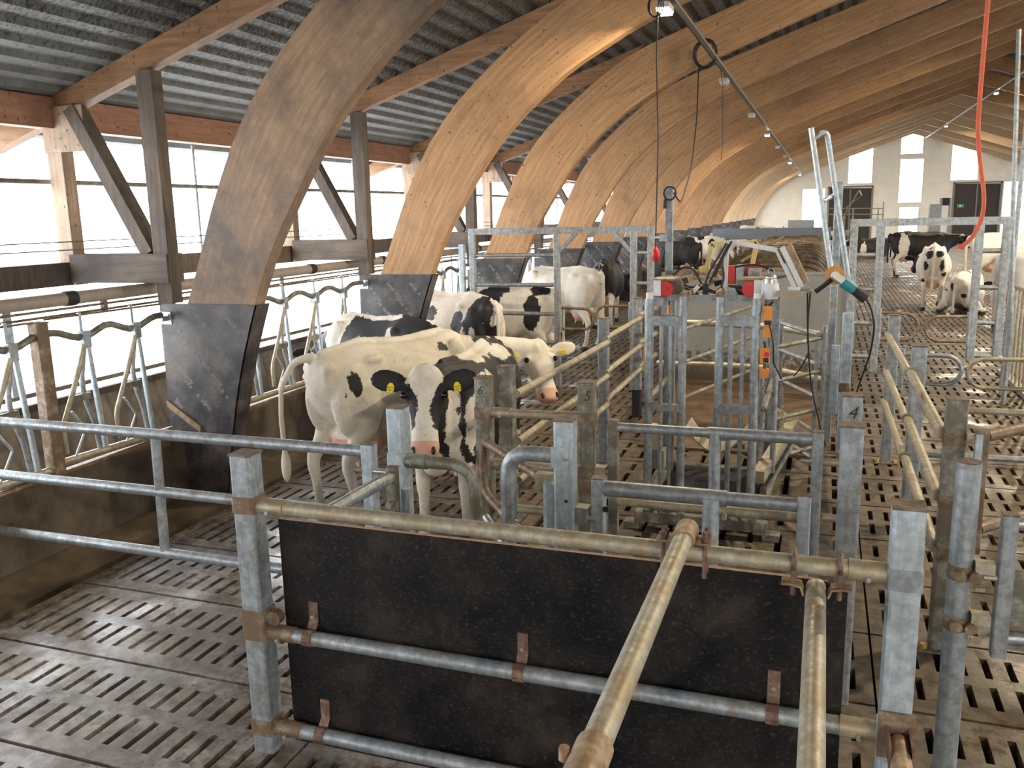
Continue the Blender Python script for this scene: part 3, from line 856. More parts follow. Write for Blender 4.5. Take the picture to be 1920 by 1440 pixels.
a = Vector((0.315, 2.93, 0.60))
MB().box2((0.25, 2.935, 0.53), (0.37, 2.948, 0.70)).build('bracket_plate', GB, t)
for sx in (-1, 1): MB().box2((0.315+sx*0.034-0.003, 2.80, 0.575), (0.315+sx*0.034+0.003, 2.94, 0.655)).build('bracket_cheek', 'rust', t)
MB().tube([a+Vector((0, -0.02, 0.01)), (0.33, 1.4, 0.62)], 0.032, 14).build('pipe_body', 'rust_tan', t)

# ---- left gate across the feed alley
gy = 4.05
g = thing('steel_gate', 'three-rail gate across the slatted feed passage, hung left of the front fence', 'gate')
for z, m in ((1.135, GV), (0.77, GV), (0.37, GV)):
    rail(g, (-5.20, gy, z), (-2.33, gy, z-0.003), 0.033, m)
MB().tube([(-3.77, gy, 1.11), (-3.785, gy, 0.38)], 0.030, 12).build('stile', GV, g)
stile(g, -2.305, gy, 0.30, 1.175, 0.07, GN)
bolt(g, (-2.27, gy-0.02, 1.03), (1, 0, 0), 0.016, 0.12); bolt(g, (-2.34, gy-0.02, 1.03), (-1, 0, 0), 0.016, 0.05, GD)

# ---- post with the neck tube beside the head of the black-faced cow
t = thing('pen_post', 'square galvanised post with a bent neck tube just below the nose of the black-faced cow', 'post')
post(t, -2.10, 4.02, 1.40, 0.10, GN)
collar(t, -2.10, 4.02, 1.11, 0.112, 0.085, GN)
MB().tube([(-2.05, 4.0, 1.115), (-1.93, 4.0, 1.115)], 0.040, 14).build('sleeve', GD, t)
MB().tube(rounded([(-1.96, 4.0, 1.115), (-1.66, 4.0, 1.115), (-1.66, 4.0, 0.35)], 0.25, 8), 0.034, 14).build('neck_tube', GD, t)
MB().box2((-2.155, 3.965, 0.72), (-2.10, 3.972, 0.95)).build('lock_plate', GN, t)
# ---- short gate between the left front post and that post
g = thing('steel_gate', 'short wicket gate between the left front post and the post under the cow\'s nose', 'gate')
MB().tube([(-2.115, 3.10, 1.06), (-2.085, 3.86, 1.06)], 0.034, 14).build('rail', GV, g)
MB().tube([(-2.115, 3.10, 0.60), (-2.085, 3.86, 0.60)], 0.034, 14).build('rail', GV, g)
stile(g, -2.08, 3.885, 0.45, 1.105, 0.055, GD); stile(g, -2.03, 3.94, 0.4, 0.98, 0.05, GN, False)
stile(g, -2.115, 3.15, 0.42, 1.00, 0.05, GN, False)
MB().box2((-2.11, 3.12, 0.45), (-2.075, 3.16, 0.99)).build('rubber_strip', 'rust_tan', g)
MB().box2((-2.16, 3.068, 0.70), (-2.10, 3.125, 0.745)).build('latch', GT, g)
bolt(g, (-2.08, 3.85, 0.92), (0, -1, 0), 0.02, 0.03, GV)

# ---- second neck-tube post and the swing gate behind it
t = thing('pen_post', 'square galvanised post with a bent pipe clamped to its left side by a bolted plate', 'post')
post(t, -1.155, 3.96, 1.40, 0.10, GN)
MB().tube(rounded([(-1.20, 3.95, 1.22), (-1.455, 3.95, 1.22), (-1.455, 3.95, 0.82)], 0.21, 8), 0.040, 14).build('neck_tube', GV, t)
MB().tube([(-1.455, 3.95, 0.86), (-1.455, 3.95, 0.30)], 0.033, 14).build('leg_tube', GV, t)
pl = MB().box2((-1.215, 3.903, 1.17), (-1.125, 3.909, 1.275)).build('clamp_plate', GN, t)
bolt(pl, (-1.145, 3.905, 1.22), (0, -1, 0), 0.012, 0.016)
MB().sweep([(-1.225, 3.98, 0.2), (-1.225, 3.98, 1.07)], [(-0.02, -0.05), (0.02, -0.05), (0.02, 0.05), (-0.02, 0.05), (-0.03, 0.03), (-0.03, -0.03)], Vector((1, 0, 0))).build('gate_channel', GN, t)
bolt(t, (-1.14, 3.905, 0.86), (0, -1, 0)); MB().cone((-1.14, 3.9085, 1.0), (-1.14, 3.9095, 1.0), 0.009, 0.009, 8).build('bolt_hole', 'black_rubber', t)
bolt(t, (-1.41, 3.93, 0.87), (1, -0.2, 0), 0.011, 0.02)
t = thing('swing_gate', 'low bent-tube swing gate leaning out from behind the post with the clamped pipe', 'gate')
d0 = Vector((-1.26, 4.02, 1.05)); d1 = Vector((-1.90, 4.72, 1.05))
MB().tube(rounded([d0, d1, d1+Vector((0, 0, -0.33)), Vector((-1.30, 4.06, 0.62))], 0.10, 6), 0.026, 12).build('hoop', GB, t)
MB().tube([Vector((-1.90, 4.74, 0.55)), Vector((-1.33, 4.10, 0.36))], 0.026, 12).build('lower_tube', GV, t)
MB().tube([Vector((-1.86, 4.60, 0.38)), Vector((-1.5, 4.2, 0.22))], 0.024, 12).build('lower_tube', GV, t)
MB().box2((-1.33, 4.0, 1.0), (-1.24, 4.06, 1.10)).build('hinge_block', GT, t)

# ---- cross fence with the hand-numbered posts 6 and 5
t = thing('race_fence', 'cross fence of three rails between the posts numbered 6 and 5', 'fence')
post(t, -1.945, 4.88, 1.405, 0.098, GD); post(t, -1.285, 4.88, 1.405, 0.098, GD)
for z in (1.19, 0.86, 0.575):
    rail(t, (-1.90, 4.88, z), (-1.33, 4.88, z), 0.028, GT)
    sleeve(t, (-1.89, 4.88, z), (-1.77, 4.88, z), 0.034, GT); sleeve(t, (-1.46, 4.88, z), (-1.335, 4.88, z), 0.034, GT)
    collar(t, -1.945, 4.88, z, 0.108, 0.07); collar(t, -1.285, 4.88, z, 0.108, 0.07)
MB().box2((-1.325, 4.82, 0.73), (-1.245, 4.832, 0.80)).build('hinge_plate', GB, t)
def digit(t, txt, p, size, rz=0.0):
    cu = bpy.data.curves.new('number', 'FONT'); cu.body = txt; cu.size = size; cu.extrude = 0.0006; cu.align_x = 'CENTER'; cu.shear = 0.25
    o = ob('number', cu); dg = bpy.context.evaluated_depsgraph_get(); dg.update()
    me = bpy.data.meshes.new_from_object(o.evaluated_get(dg)); bpy.data.objects.remove(o)
    me.materials.clear(); me.materials.append(MAT['pencil'])
    o = ob('number', me, t); o.location = p; o.rotation_euler = (math.pi/2, 0, rz); return o
digit(t, '6', (-1.955, 4.8298, 1.31), 0.075); digit(t, '5', (-1.275, 4.8298, 1.305), 0.085)

# ---- long fence of the left alley, three tan rails
t = thing('alley_fence', 'three-rail tan fence running away beside the white cow\'s head', 'fence')
FX = -1.945
PO = [(5.28, GD, 1.405, -1.94), (7.97, GV, 1.40, -1.935), (9.90, GV, 1.40, -2.0)]
for yy, m, zt, xx in PO: post(t, xx, yy, zt, 0.10, m)
for z in (1.20, 0.875, 0.60):
    for (y0, y1, x0, x1) in ((5.30, 7.94, -1.88, -1.885), (7.90, 9.88, -1.90, -1.955), (9.80, 10.9, -1.965, -1.97)):
        rail(t, (x0, y0, z+0.02), (x1, y1, z-0.02), 0.028, GT)
        MB().tube(arc((x1, y1-0.03, z-0.02), 0.036, 0, 2*math.pi, 10, (1, 0, 0), (0, 0, 1))[:-1], 0.006, 6, closed=True).build('rail_clamp', GV, t)
    collar(t, -1.94, 5.28, z, 0.108, 0.08, GD)
MB().sweep([(-2.0, 9.9, 0), (-2.0, 9.9, 0.33)], rrect(0.108, 0.108, 0.012), Vector((0, 1, 0))).build('rubber_boot', 'black_rubber', t)
MB().sweep([(-1.94, 5.28, 0), (-1.94, 5.28, 0.3)], rrect(0.108, 0.108, 0.012), Vector((0, 1, 0))).build('rubber_boot', 'black_rubber', t)
for z in (0.98, 0.70): MB().box2((-2.03, 9.83, z-0.025), (-1.92, 9.846, z+0.025)).build('hinge_plate', GD, t)

# ---- gates of the race in front of the trimming crush
g = thing('steel_gate', 'two-rail gate with a centre upright between the posts numbered 5 and 4', 'gate')
stile(g, -1.125, 4.88, 0.42, 1.185, 0.058, GD); stile(g, 0.02, 4.88, 0.45, 1.185, 0.06, GV)
rail(g, (-1.10, 4.88, 1.145), (-0.55, 4.88, 1.145), 0.028, GV); rail(g, (-0.58, 4.88, 1.145), (-0.01, 4.88, 1.145), 0.034, GV)
rail(g, (-1.10, 4.88, 0.685), (-0.55, 4.88, 0.685), 0.026, GT); rail(g, (-0.58, 4.88, 0.685), (-0.01, 4.88, 0.69), 0.033, GT)
MB().tube([(-0.535, 4.86, 1.15), (-0.53, 4.86, 0.60)], 0.032, 12).build('upright', GV, g)
h = MB().box2((-1.235, 4.84, 0.84), (-1.165, 4.90, 0.90)).build('hinge', GT, g); bolt(h, (-1.19, 4.87, 0.865), (1, 0, 0), 0.013, 0.06)
MB().cone((0.05, 4.88, 1.02), (0.13, 4.88, 1.02), 0.022, 0.022, 10).build('hinge', GT, g); bolt(g, (-0.005, 4.84, 1.03), (-1, 0, 0), 0.011, 0.06)
MB().cone((0.06, 4.88, 0.70), (0.14, 4.88, 0.70), 0.022, 0.022, 10).build('hinge', GT, g)
g = thing('steel_gate', 'shorter gate with a thick centre upright just behind the front fence', 'gate')
stile(g, -1.005, 4.03, 0.30, 1.095, 0.066, GN); stile(g, -0.03, 4.03, 0.30, 1.095, 0.06, GN)
rail(g, (-0.975, 4.03, 1.045), (-0.38, 4.03, 1.045), 0.040, GV); rail(g, (-0.39, 4.03, 1.045), (-0.06, 4.03, 1.045), 0.034, GV)
rail(g, (-0.975, 4.03, 0.50), (-0.06, 4.03, 0.50), 0.033, GV)
MB().tube([(-0.45, 4.0, 1.05), (-0.45, 4.0, 0.40)], 0.040, 14).build('upright', GN, g)
bolt(g, (-0.385, 3.99, 0.985), (0, 0, -1), 0.012, 0.03); MB().cone((-0.96, 3.99, 0.95), (-0.96, 3.985, 0.95), 0.016, 0.016, 10).build('bolt_hole', 'black_rubber', g)
h = MB().box2((-1.10, 3.95, 0.87), (-1.05, 4.0, 0.95)).build('hinge', GV, g); MB().box2((-1.13, 3.94, 0.955), (-1.04, 4.01, 0.962)).build('hinge_plate', GT, h); bolt(h, (-1.05, 3.97, 0.90), (1, 0, 0), 0.012, 0.05)
h = MB().box2((0.035, 3.98, 0.60), (0.09, 4.06, 0.68)).build('hinge', GT, g)
t = thing('pen_post', 'square galvanised post without a number, standing in front of the post marked 4', 'post')
post(t, 0.165, 4.20, 1.395, 0.10, GV)
t = thing('pen_post', 'square galvanised post with the number 4 pencilled on it', 'post')
post(t, 0.185, 4.90, 1.395, 0.10, GV); digit(t, '4', (0.185, 4.8488, 1.28), 0.095)

# ---- right-hand alley fence
t = thing('alley_fence', 'three-rail tan fence running away on the right of the trimming crush', 'fence')
post(t, 0.69, 4.90, 1.40, 0.10, GD); post(t, 0.68, 6.74, 1.40, 0.10, GV); post(t, 0.645, 8.62, 1.40, 0.10, GV)
for z in (1.215, 0.875, 0.585):
    rail(t, (0.600, 8.68, z), (0.615, 6.72, z), 0.028, GT); rail(t, (0.63, 6.70, z-0.005), (0.63, 4.90, z), 0.032, GT)
    MB().tube(arc((0.63, 6.69, z), 0.037, 0, 2*math.pi, 10, (1, 0, 0), (0, 0, 1))[:-1], 0.007, 6, closed=True).build('rail_clamp', GT, t)
    collar(t, 0.69, 4.90, z-0.02, 0.108, 0.07, GB)
for xx, yy in ((0.69, 4.90), (0.68, 6.74), (0.645, 8.62)):
    b = MB().box2((xx-0.10, yy-0.08, 0.0), (xx+0.10, yy+0.08, 0.012)).build('foot_plate', GB, t)
    for s in (-1, 1): MB().cone((xx+s*0.075, yy-0.04, 0.012), (xx+s*0.075, yy-0.04, 0.035), 0.022, 0.020, 8).build('anchor_nut', 'brass', b)

# ---- round pole with two latches
t = thing('round_pole', 'thick round galvanised pole with two latch clamps, next to the right front post', 'pole')
RX, RY = 0.585, 3.72
MB().tube([(RX, RY, 0.0), (RX, RY, 1.39)], 0.047, 20).build('pole_tube', GV, t)
MB().cone((RX, RY, 1.389), (RX, RY, 1.394), 0.044, 0.044, 16).build('pole_end', 'rust', t)
for z in (0.93, 0.71):
    c = MB().tube([(RX, RY, z-0.03), (RX, RY, z+0.03)], 0.051, 20).build('latch_clamp', GB, t)
    for s in (0.0, 0.028): MB().cone((RX-0.01+s*2, RY-0.05, z), (RX-0.01+s*2, RY-0.075, z), 0.024, 0.024, 10).build('clamp_ear', GB, c)
    MB().box2((RX+0.045, RY-0.06, z+0.015), (RX+0.115, RY-0.005, z+0.06)).build('latch_box', GT, c)
    MB().box2((RX+0.05, RY-0.055, z-0.06), (RX+0.085, RY-0.03, z-0.045)).build('latch_tongue', GT, c)
# ---- gates at the right edge
g = thing('steel_gate', 'gate whose square end stile faces the latches of the round pole', 'gate')
stile(g, 0.745, 3.72, 0.58, 1.185, 0.058, GV)
for z in (1.15, 0.66): rail(g, (0.76, 3.72, z), (2.6, 3.95, z), 0.028, GV)
MB().box2((0.78, 3.74, 0.60), (1.3, 3.75, 0.95)).build('sheet', GD, g)
bolt(g, (0.715, 3.70, 0.92), (-1, 0, 0), 0.013, 0.05, GT)
g = thing('steel_gate', 'opened gate leading right from the brown post of the right-hand alley fence', 'gate')
stile(g, 0.80, 4.78, 0.62, 1.27, 0.06, GB); MB().box2((0.765, 4.72, 1.12), (0.795, 4.76, 1.26)).build('hinge_plate', GN, g)
for z in (1.235, 0.74): rail(g, (0.82, 4.80, z), (1.95, 6.0, z+0.02), 0.030, GB)
MB().tube([(1.22, 5.24, 1.24), (1.22, 5.24, 0.74)], 0.026, 12).build('upright', GN, g)
bolt(g, (0.74, 4.84, 1.02), (1, 0, 0), 0.022, 0.06, GB)
g = thing('steel_gate', 'long tan-railed barrier crossing behind the right-hand alley fence', 'gate')
MB().tube(rounded([(0.72, 6.95, 0.55), (0.72, 6.95, 0.90), (3.3, 6.95, 0.92)], 0.12), 0.026, 12).build('hoop', GT, g)
rail(g, (0.72, 6.95, 0.55), (3.3, 6.95, 0.57), 0.024, GV)
# ---- one-way loops
def loop(name, label, x0, y0, x1, z0, z1, mat, post_x=None):
    t = thing(name, label, 'loop gate')
    s = 1 if x1 > x0 else -1
    r = (z1-z0)/2*0.98
    pts = [(x0, y0, z1)] + [tuple(p) for p in arc((x1-s*r, y0-0.02, (z0+z1)/2), r, math.pi/2, -math.pi/2, 12, (s, 0, 0), (0, 0, 1))] + [(x0, y0, z0)]
    MB().tube(pts, 0.020, 10).build('hoop', mat, t)
    MB().tube([(x0, y0, z0-0.05), (x0, y0, z1+0.05)], 0.024, 10).build('hinge_tube', GV, t)
    MB().cone(((x0*0.5+x1*0.5), y0, z1), ((x0*0.5+x1*0.5), y0, z1+0.03), 0.02, 0.015, 6).build('rivet', 'bolt', t)
    return t
loop('one_way_gate', 'U-shaped tube gate hinged on the middle post of the right-hand alley fence', 0.74, 8.70, 1.235, 0.76, 1.035, GV)
loop('one_way_gate', 'dirty U-shaped tube gate hinged on a short post in the right alley', 1.80, 8.70, 1.29, 0.745, 1.015, GT)

t = thing('pen_post', 'short square post carrying the dirty U-shaped tube gate in the right alley', 'post')
post(t, 1.87, 8.70, 1.12, 0.09, GV)
# ---- tall gate frames over the alleys
def tall_frame(lab, Y, xs, ztop, rails_z, zlow, name='gate_frame'):
    t = thing(name, lab, 'gate frame')
    xa, xb, xc, xd = xs
    MB().box2((xa-0.045, Y-0.04, ztop-0.085), (xd+0.045, Y+0.04, ztop)).build('head_beam', GV, t)
    for i, x in enumerate(xs):
        MB().sweep([(x, Y, zlow[i]), (x, Y, ztop-0.08)], rrect(0.085, 0.075, 0.01), Vector((0, 1, 0))).build('upright', GV, t)
    for (a, b, zs) in rails_z:
        for z in zs: rail(t, (xs[a], Y, z), (xs[b], Y, z), 0.028, GV)
    return t
fl = tall_frame('tall galvanised gate frame over the left alley, standing among the feeding cows', 11.4, (-4.66, -3.42, -2.36, -2.13), 2.20, [(0, 1, (1.83, 1.42, 1.02, 0.62)), (2, 3, (1.85, 1.45, 1.05, 0.65))], (0.0, 0.0, 0.0, 0.0))
for s, x in ((1, -3.38), (-1, -2.40)):
    MB().beam((x+s*0.0, 11.4, 1.88), (x+s*0.24, 11.4, 2.13), 0.05, 0.05, Vector((0, 1, 0))).build('corner_brace', GV, fl)
fr = tall_frame('tall galvanised gate frame over the right alley, in front of the spotted cow', 11.0, (0.33, 0.62, 1.64, 1.91), 2.245, [(0, 1, (1.83, 1.43, 1.03, 0.63)), (2, 3, (1.87, 1.46, 1.06, 0.68))], (0.0, 0.45, 0.62, 0.62))
loop('one_way_gate', 'brown U-shaped tube gate on the middle upright of the left tall frame', -3.37, 11.38, -2.90, 0.82, 1.11, GB)
loop('one_way_gate', 'brown U-shaped tube gate on the right uprights of the left tall frame', -2.40, 11.38, -2.86, 0.86, 1.15, GB)
loop('one_way_gate', 'brown U-shaped tube gate on the left uprights of the right tall frame', 0.66, 10.98, 1.075, 0.84, 1.16, GB)
loop('one_way_gate', 'brown U-shaped tube gate on the right uprights of the right tall frame', 1.60, 10.98, 1.155, 0.84, 1.13, GB)
t = thing('pen_post', 'slim square post in front of the arch, left of the left tall frame', 'post')
post(t, -4.86, 11.5, 1.98, 0.08, GN, cap=None); MB().box2((-4.82, 11.44, 1.48), (-4.70, 11.50, 1.53)).build('hinge', GD, t)
# slanted galvanised post at the right of the crush, with clamp
t = thing('pen_post', 'tall square post with a brown clamp collar, right of the grey panel', 'post')
post(t, 0.255, 8.90, 1.385, 0.10, GN, cap=None)
collar(t, 0.255, 8.90, 0.66, 0.112, 0.09, GB); bolt(t, (0.195, 8.86, 0.68), (-1, -0.3, 0), 0.014, 0.06)
# comb fence at the right edge
t = thing('comb_fence', 'comb fence of many upright round bars at the edge of the right alley', 'fence')
for i in range(11):
    y = 13.7-i*0.235
    MB().tube([(2.47, y, 0.05), (2.47, y, 1.27)], 0.019, 8).build('bar', GT, t)
MB().box2((2.42, 11.2, 0.0), (2.52, 13.8, 0.06)).build('foot_rail', GT, t)
MB().tube([(2.47, 11.2, 1.28), (2.47, 13.8, 1.28)], 0.028, 8).build('head_rail', GT, t)

# ================================================================== HOOF-TRIMMING CRUSH
CY = 6.35
cr = thing('trimming_crush', 'galvanised hoof-trimming crush with a barred head gate and winch gear on top', 'cattle crush')
def cz(px, py, Y=CY): return PY(px, py, Y)
def vtube(px, py0, z0, r, mat=GD, Y=CY, name='upright', seg=12):
    p = cz(px, py0, Y); return MB().tube([(p.x, Y, z0), (p.x, Y, p.z)], r, seg).build(name, mat, cr)
for px, top, r in ((1217, 560, 0.031), (1281, 557, 0.031), (1351, 557, 0.031), (1419, 560, 0.031)): vtube(px, top, 0.08, r, GV)
for px in (1218, 1420):
    p = cz(px, 549); q = cz(px, 585)
    MB().tube([(p.x, CY, q.z), (p.x, CY, p.z-0.045)], 0.036, 12).build('pivot_sleeve', GV, cr)
    MB().tube([(p.x, CY, p.z-0.05), (p.x, CY, p.z)], 0.026, 12).build('pivot_cap', 'white_paint', cr)
for px, r in ((1240, 0.014), (1258, 0.014), (1371, 0.019), (1394, 0.015)): vtube(px, 600, 0.12, r, GV, name='gate_bar', seg=10)
for (x0, x1, y0, y1) in ((1218, 1279, 591, 610), (1353, 1417, 591, 611), (1215, 1278, 754, 771), (1350, 1416, 757, 776)):
    a = cz(x0, y0); b = cz(x1, y1); MB().box2((a.x, CY-0.045, b.z), (b.x, CY-0.015, a.z)).build('gate_crossbar', GV, cr)
# top beam and fittings
a = cz(1232, 551, 6.55); b = cz(1414, 564, 6.55)
MB().box2((a.x, 6.50, b.z), (b.x, 6.58, a.z)).build('top_beam', GV, cr)
ztop = a.z
MB().box2((a.x-0.02, 6.36, b.z-0.03), (a.x+0.08, 6.55, ztop-0.01)).build('beam_end', GV, cr)
for s, px in ((-1, 1249), (1, 1408)):
    c = cz(px, 541, 6.52)
    w = MB().cone((c.x, 6.47, c.z), (c.x, 6.52, c.z), 0.060, 0.060, 24).build('winch_wheel', 'red_plastic', cr)
    MB().cone((c.x, 6.45, c.z), (c.x, 6.47, c.z), 0.02, 0.02, 12).build('wheel_hub', 'red_plastic', w)
    MB().cone((c.x-s*0.045, 6.60, c.z+0.005), (c.x-s*0.045, 6.66, c.z+0.005), 0.068, 0.068, 20).build('gear_disc', GD, w)
    MB().box2((c.x+s*0.025 if s > 0 else c.x-0.085, 6.46, c.z-0.05), (c.x+0.075 if s > 0 else c.x-0.03, 6.66, c.z+0.065)).build('winch_housing', 'white_paint', cr)
    MB().box2((c.x-0.09, 6.46, c.z+0.065), (c.x+0.08, 6.66, c.z+0.078)).build('winch_cover', 'rust_tan', cr)
def bar(p0, p1, w, h, mat, name, Y0=6.7, Y1=None):
    a = cz(p0[0], p0[1], Y0); b = cz(p1[0], p1[1], Y1 if Y1 else Y0)
    return MB().beam(a, b, w, h, Vector((0, 1, 0))).build(name, mat, cr)
# yellow arch
YP = [cz(1324, 512, 7.0), cz(1334, 457, 7.0), cz(1419, 454, 7.0), cz(1410, 500, 7.0)]
for i in range(3): MB().beam(YP[i], YP[i+1], 0.035, 0.04, Vector((0, 1, 0))).build('yellow_bar', 'yellow_paint', cr)
# white lifting arm with its channel
WP = [cz(1359, 545, 6.6), cz(1363, 455, 6.6), cz(1382, 455, 6.6), cz(1457, 469, 6.55), cz(1490, 538, 6.5)]
for i in range(4): MB().beam(WP[i], WP[i+1], 0.032, 0.032, Vector((0, 1, 0))).build('lifting_arm', 'white_paint', cr)
bar((1466, 463), (1503, 538), 0.035, 0.03, 'white_paint', 'arm_channel', 6.48)
bar((1478, 461), (1511, 531), 0.05, 0.10, 'rust_tan', 'arm_shield', 6.55)
bar((1459, 466), (1494, 538), 0.012, 0.05, 'rust', 'arm_web', 6.54)
# loose bits of the mechanism
bar((1263, 530), (1290, 496), 0.035, 0.05, 'rust_tan', 'lever', 6.7)
bar((1283, 527), (1305, 517), 0.05, 0.06, GB, 'lever_block', 6.75, 7.0)
bar((1286, 551), (1322, 536), 0.03, 0.03, 'rust_tan', 'strut_bar', 6.4, 6.9)
bar((1349, 553), (1353, 537), 0.05, 0.03, 'rust_tan', 'strut_bar', 6.4, 6.7)
bar((1322, 540), (1347, 518), 0.03, 0.03, GB, 'strut_bar', 6.6, 6.9)
bar((1330, 520), (1345, 512), 0.02, 0.025, 'rust', 'spring', 6.6, 6.7)
bar((1248, 511), (1330, 511), 0.04, 0.03, GD, 'rear_beam', 7.3)
bar((1305, 512), (1420, 512), 0.05, 0.06, GT, 'rear_beam', 7.1)
a = cz(1319, 531, 6.6); MB().box2((a.x, 6.55, a.z-0.08), (a.x+0.035, 6.62, a.z)).build('black_block', 'black_rubber', cr)
a = cz(1365, 498, 6.75); b = cz(1379, 532, 6.75); MB().box2((a.x, 6.72, b.z), (b.x, 6.80, a.z)).build('winch_drum', 'red_plastic', cr)
a = cz(1381, 497, 6.72); b = cz(1394, 534, 6.72); MB().box2((a.x, 6.70, b.z), (b.x, 6.80, a.z)).build('winch_plate', GV, cr)
a = cz(1394, 496, 6.8); b = cz(1427, 524, 6.8); MB().box2((a.x, 6.78, b.z), (b.x, 6.88, a.z)).build('control_box', 'red_plastic', cr)
a = cz(1403, 503, 6.74); b = cz(1426, 524, 6.74); MB().box2((a.x, 6.72, b.z), (b.x, 6.78, a.z)).build('control_cover', GV, cr)
for pts in ([(1262, 516), (1280, 500), (1300, 503), (1316, 533)], [(1322, 535), (1328, 512), (1345, 485), (1362, 456)], [(1330, 530), (1345, 500), (1366, 458)], [(1340, 520), (1352, 490), (1372, 452)], [(1282, 534), (1298, 540), (1312, 535)], [(1380, 540), (1385, 552), (1400, 550)], [(1378, 500), (1420, 495), (1450, 508)], [(1283, 540), (1300, 546), (1310, 552)], [(1355, 500), (1358, 520), (1352, 540)]):
    MB().tube(rounded([cz(x, y, 6.55) for x, y in pts], 0.08), 0.0085, 6).build('hose', 'black_cable', cr)
for (p0, p1, w_, h_, mt_, y0, y1) in (((1270, 548), (1300, 538), 0.02, 0.02, GD, 6.6, 6.9), ((1305, 536), (1340, 548), 0.025, 0.02, 'rust', 6.8, 6.6), ((1296, 520), (1322, 522), 0.03, 0.05, 'cream_box', 6.9, 6.9), ((1340, 532), (1362, 528), 0.04, 0.05, 'black_rubber', 6.75, 6.75), ((1366, 536), (1400, 540), 0.02, 0.02, 'black_rubber', 6.6, 6.6), ((1425, 506), (1480, 506), 0.03, 0.03, GT, 7.0, 7.0), ((1452, 522), (1500, 512), 0.018, 0.018, 'black_rubber', 6.6, 6.8), ((1300, 548), (1310, 536), 0.03, 0.03, 'white_paint', 6.55, 6.55), ((1346, 548), (1380, 551), 0.03, 0.02, GV, 6.5, 6.5), ((1312, 506), (1330, 500), 0.05, 0.05, 'yellow_paint', 7.0, 7.0), ((1268, 552), (1282, 540), 0.02, 0.03, GB, 6.6, 6.7)):
    bar(p0, p1, w_, h_, mt_, 'linkage_bar', y0, y1)
# motor with chrome cap, on the right upright
mz = cz(1444, 560, 6.4); mt = cz(1444, 531, 6.4)
m = MB().cone((mz.x, 6.4, mz.z), (mz.x, 6.4, mt.z), 0.052, 0.056, 20).build('winch_motor', 'white_paint', cr)
MB().cone((mz.x, 6.4, mt.z), (mz.x, 6.4, mt.z+0.03), 0.05, 0.044, 20).build('motor_cap', 'aluminium', m)
MB().ball((mz.x, 6.4, mt.z+0.04), (0.042, 0.042, 0.03), 14, 8).build('motor_dome', 'aluminium', m)
MB().tube(arc((mz.x, 6.4, mt.z+0.085), 0.02, 0, 2*math.pi, 10, (1, 0, 0), (0, 0, 1))[:-1], 0.005, 6, closed=True).build('lifting_eye', GV, m)
MB().cone((mz.x, 6.4, mz.z-0.06), (mz.x, 6.4, mz.z), 0.03, 0.034, 14).build('motor_neck', GD, m)
# tool shelf
a = cz(1456, 540, 6.4); b = cz(1526, 552, 6.4)
MB().box2((a.x, 6.30, b.z-0.01), (b.x-0.06, 6.50, b.z)).build('tool_shelf', GT, cr)
MB().box2((a.x, 6.296, b.z-0.01), (b.x-0.05, 6.302, a.z-0.01)).build('shelf_lip', GT, cr)
e = cz(1527, 548, 6.4)
MB().prism([(b.x-0.10, b.z), (e.x, e.z), (e.x-0.03, e.z+0.02), (b.x-0.10, b.z+0.03)], 1, 6.38, 6.46).build('shelf_hook', GD, cr)
p = cz(1478, 542, 6.36); MB().tube([p, p+Vector((0.08, 0, 0))], 0.017, 12).build('bandage_roll', 'white_paint', cr)
# base frame, treads and cradle
a = PZ(1185, 1000, 0.06); 
for (x0, x1, y, z0, z1, mt_) in ((-1.28, -0.30, 6.30, 0.05, 0.13, GD), (-1.22, -0.42, 6.48, 0.07, 0.15, GD), (-1.20, -0.40, 7.65, 0.05, 0.13, GD)):
    MB().box2((x0, y-0.035, z0), (x1, y+0.035, z1)).build('base_beam', mt_, cr)
for x in (-1.24, -0.36): MB().box2((x-0.04, 6.25, 0.04), (x+0.04, 7.7, 0.12)).build('base_beam', GD, cr)
for x in (-1.30, -0.27):
    MB().box2((x-0.06, 6.24, 0.0), (x+0.06, 6.36, 0.05)).build('foot', GD, cr)
MB().box2((-1.16, 6.55, 0.08), (-0.42, 7.6, 0.11)).build('tread_mat', 'black_rubber', cr)
pts = [(-1.02+0.5*t, 7.25, 0.62-1.5*(t*(1-t))*0.55) for t in [i/12 for i in range(13)]]
MB().sweep(pts, rrect(0.012, 0.34), Vector((0, 1, 0))).build('belly_band', GT, cr)
MB().box2((-1.30, 6.85, 0.30), (-1.16, 6.98, 0.46)).build('side_box', 'green_box', cr)
MB().box2((-1.31, 6.86, 0.46), (-1.20, 6.97, 0.66)).build('side_pad', 'cream_box', cr)
MB().beam((-0.40, 6.75, 0.33), (-0.18, 8.0, 0.50), 0.09, 0.10, Vector((0, 0, 1))).build('hoof_block', GT, cr)
MB().beam((-0.36, 6.70, 0.23), (-0.16, 7.9, 0.40), 0.05, 0.06).build('hoof_block_arm', GD, cr)
MB().beam((-0.62, 7.3, 0.42), (-0.36, 8.5, 0.46), 0.14, 0.04).build('foot_board', 'old_wood', cr)
for x in (-1.24, -0.36):
    MB().box2((x-0.035, 7.6, 0.1), (x+0.035, 7.67, 1.70)).build('rear_upright', GV, cr)
    MB().tube([(x, 6.4, 1.72), (x, 7.65, 1.72)], 0.028, 10).build('side_rail', GV, cr)
    MB().tube([(x, 6.4, 0.95), (x, 7.65, 0.95)], 0.022, 10).build('side_rail', GD, cr)
for s, (x, z) in enumerate(((-1.0, 1.05), (-1.0, 0.72), (-1.0, 1.35))):
    MB().tube([(-1.15, 7.7, z), (-0.62, 8.6, z+0.12)], 0.018, 8).build('tie_tube', GD, cr)
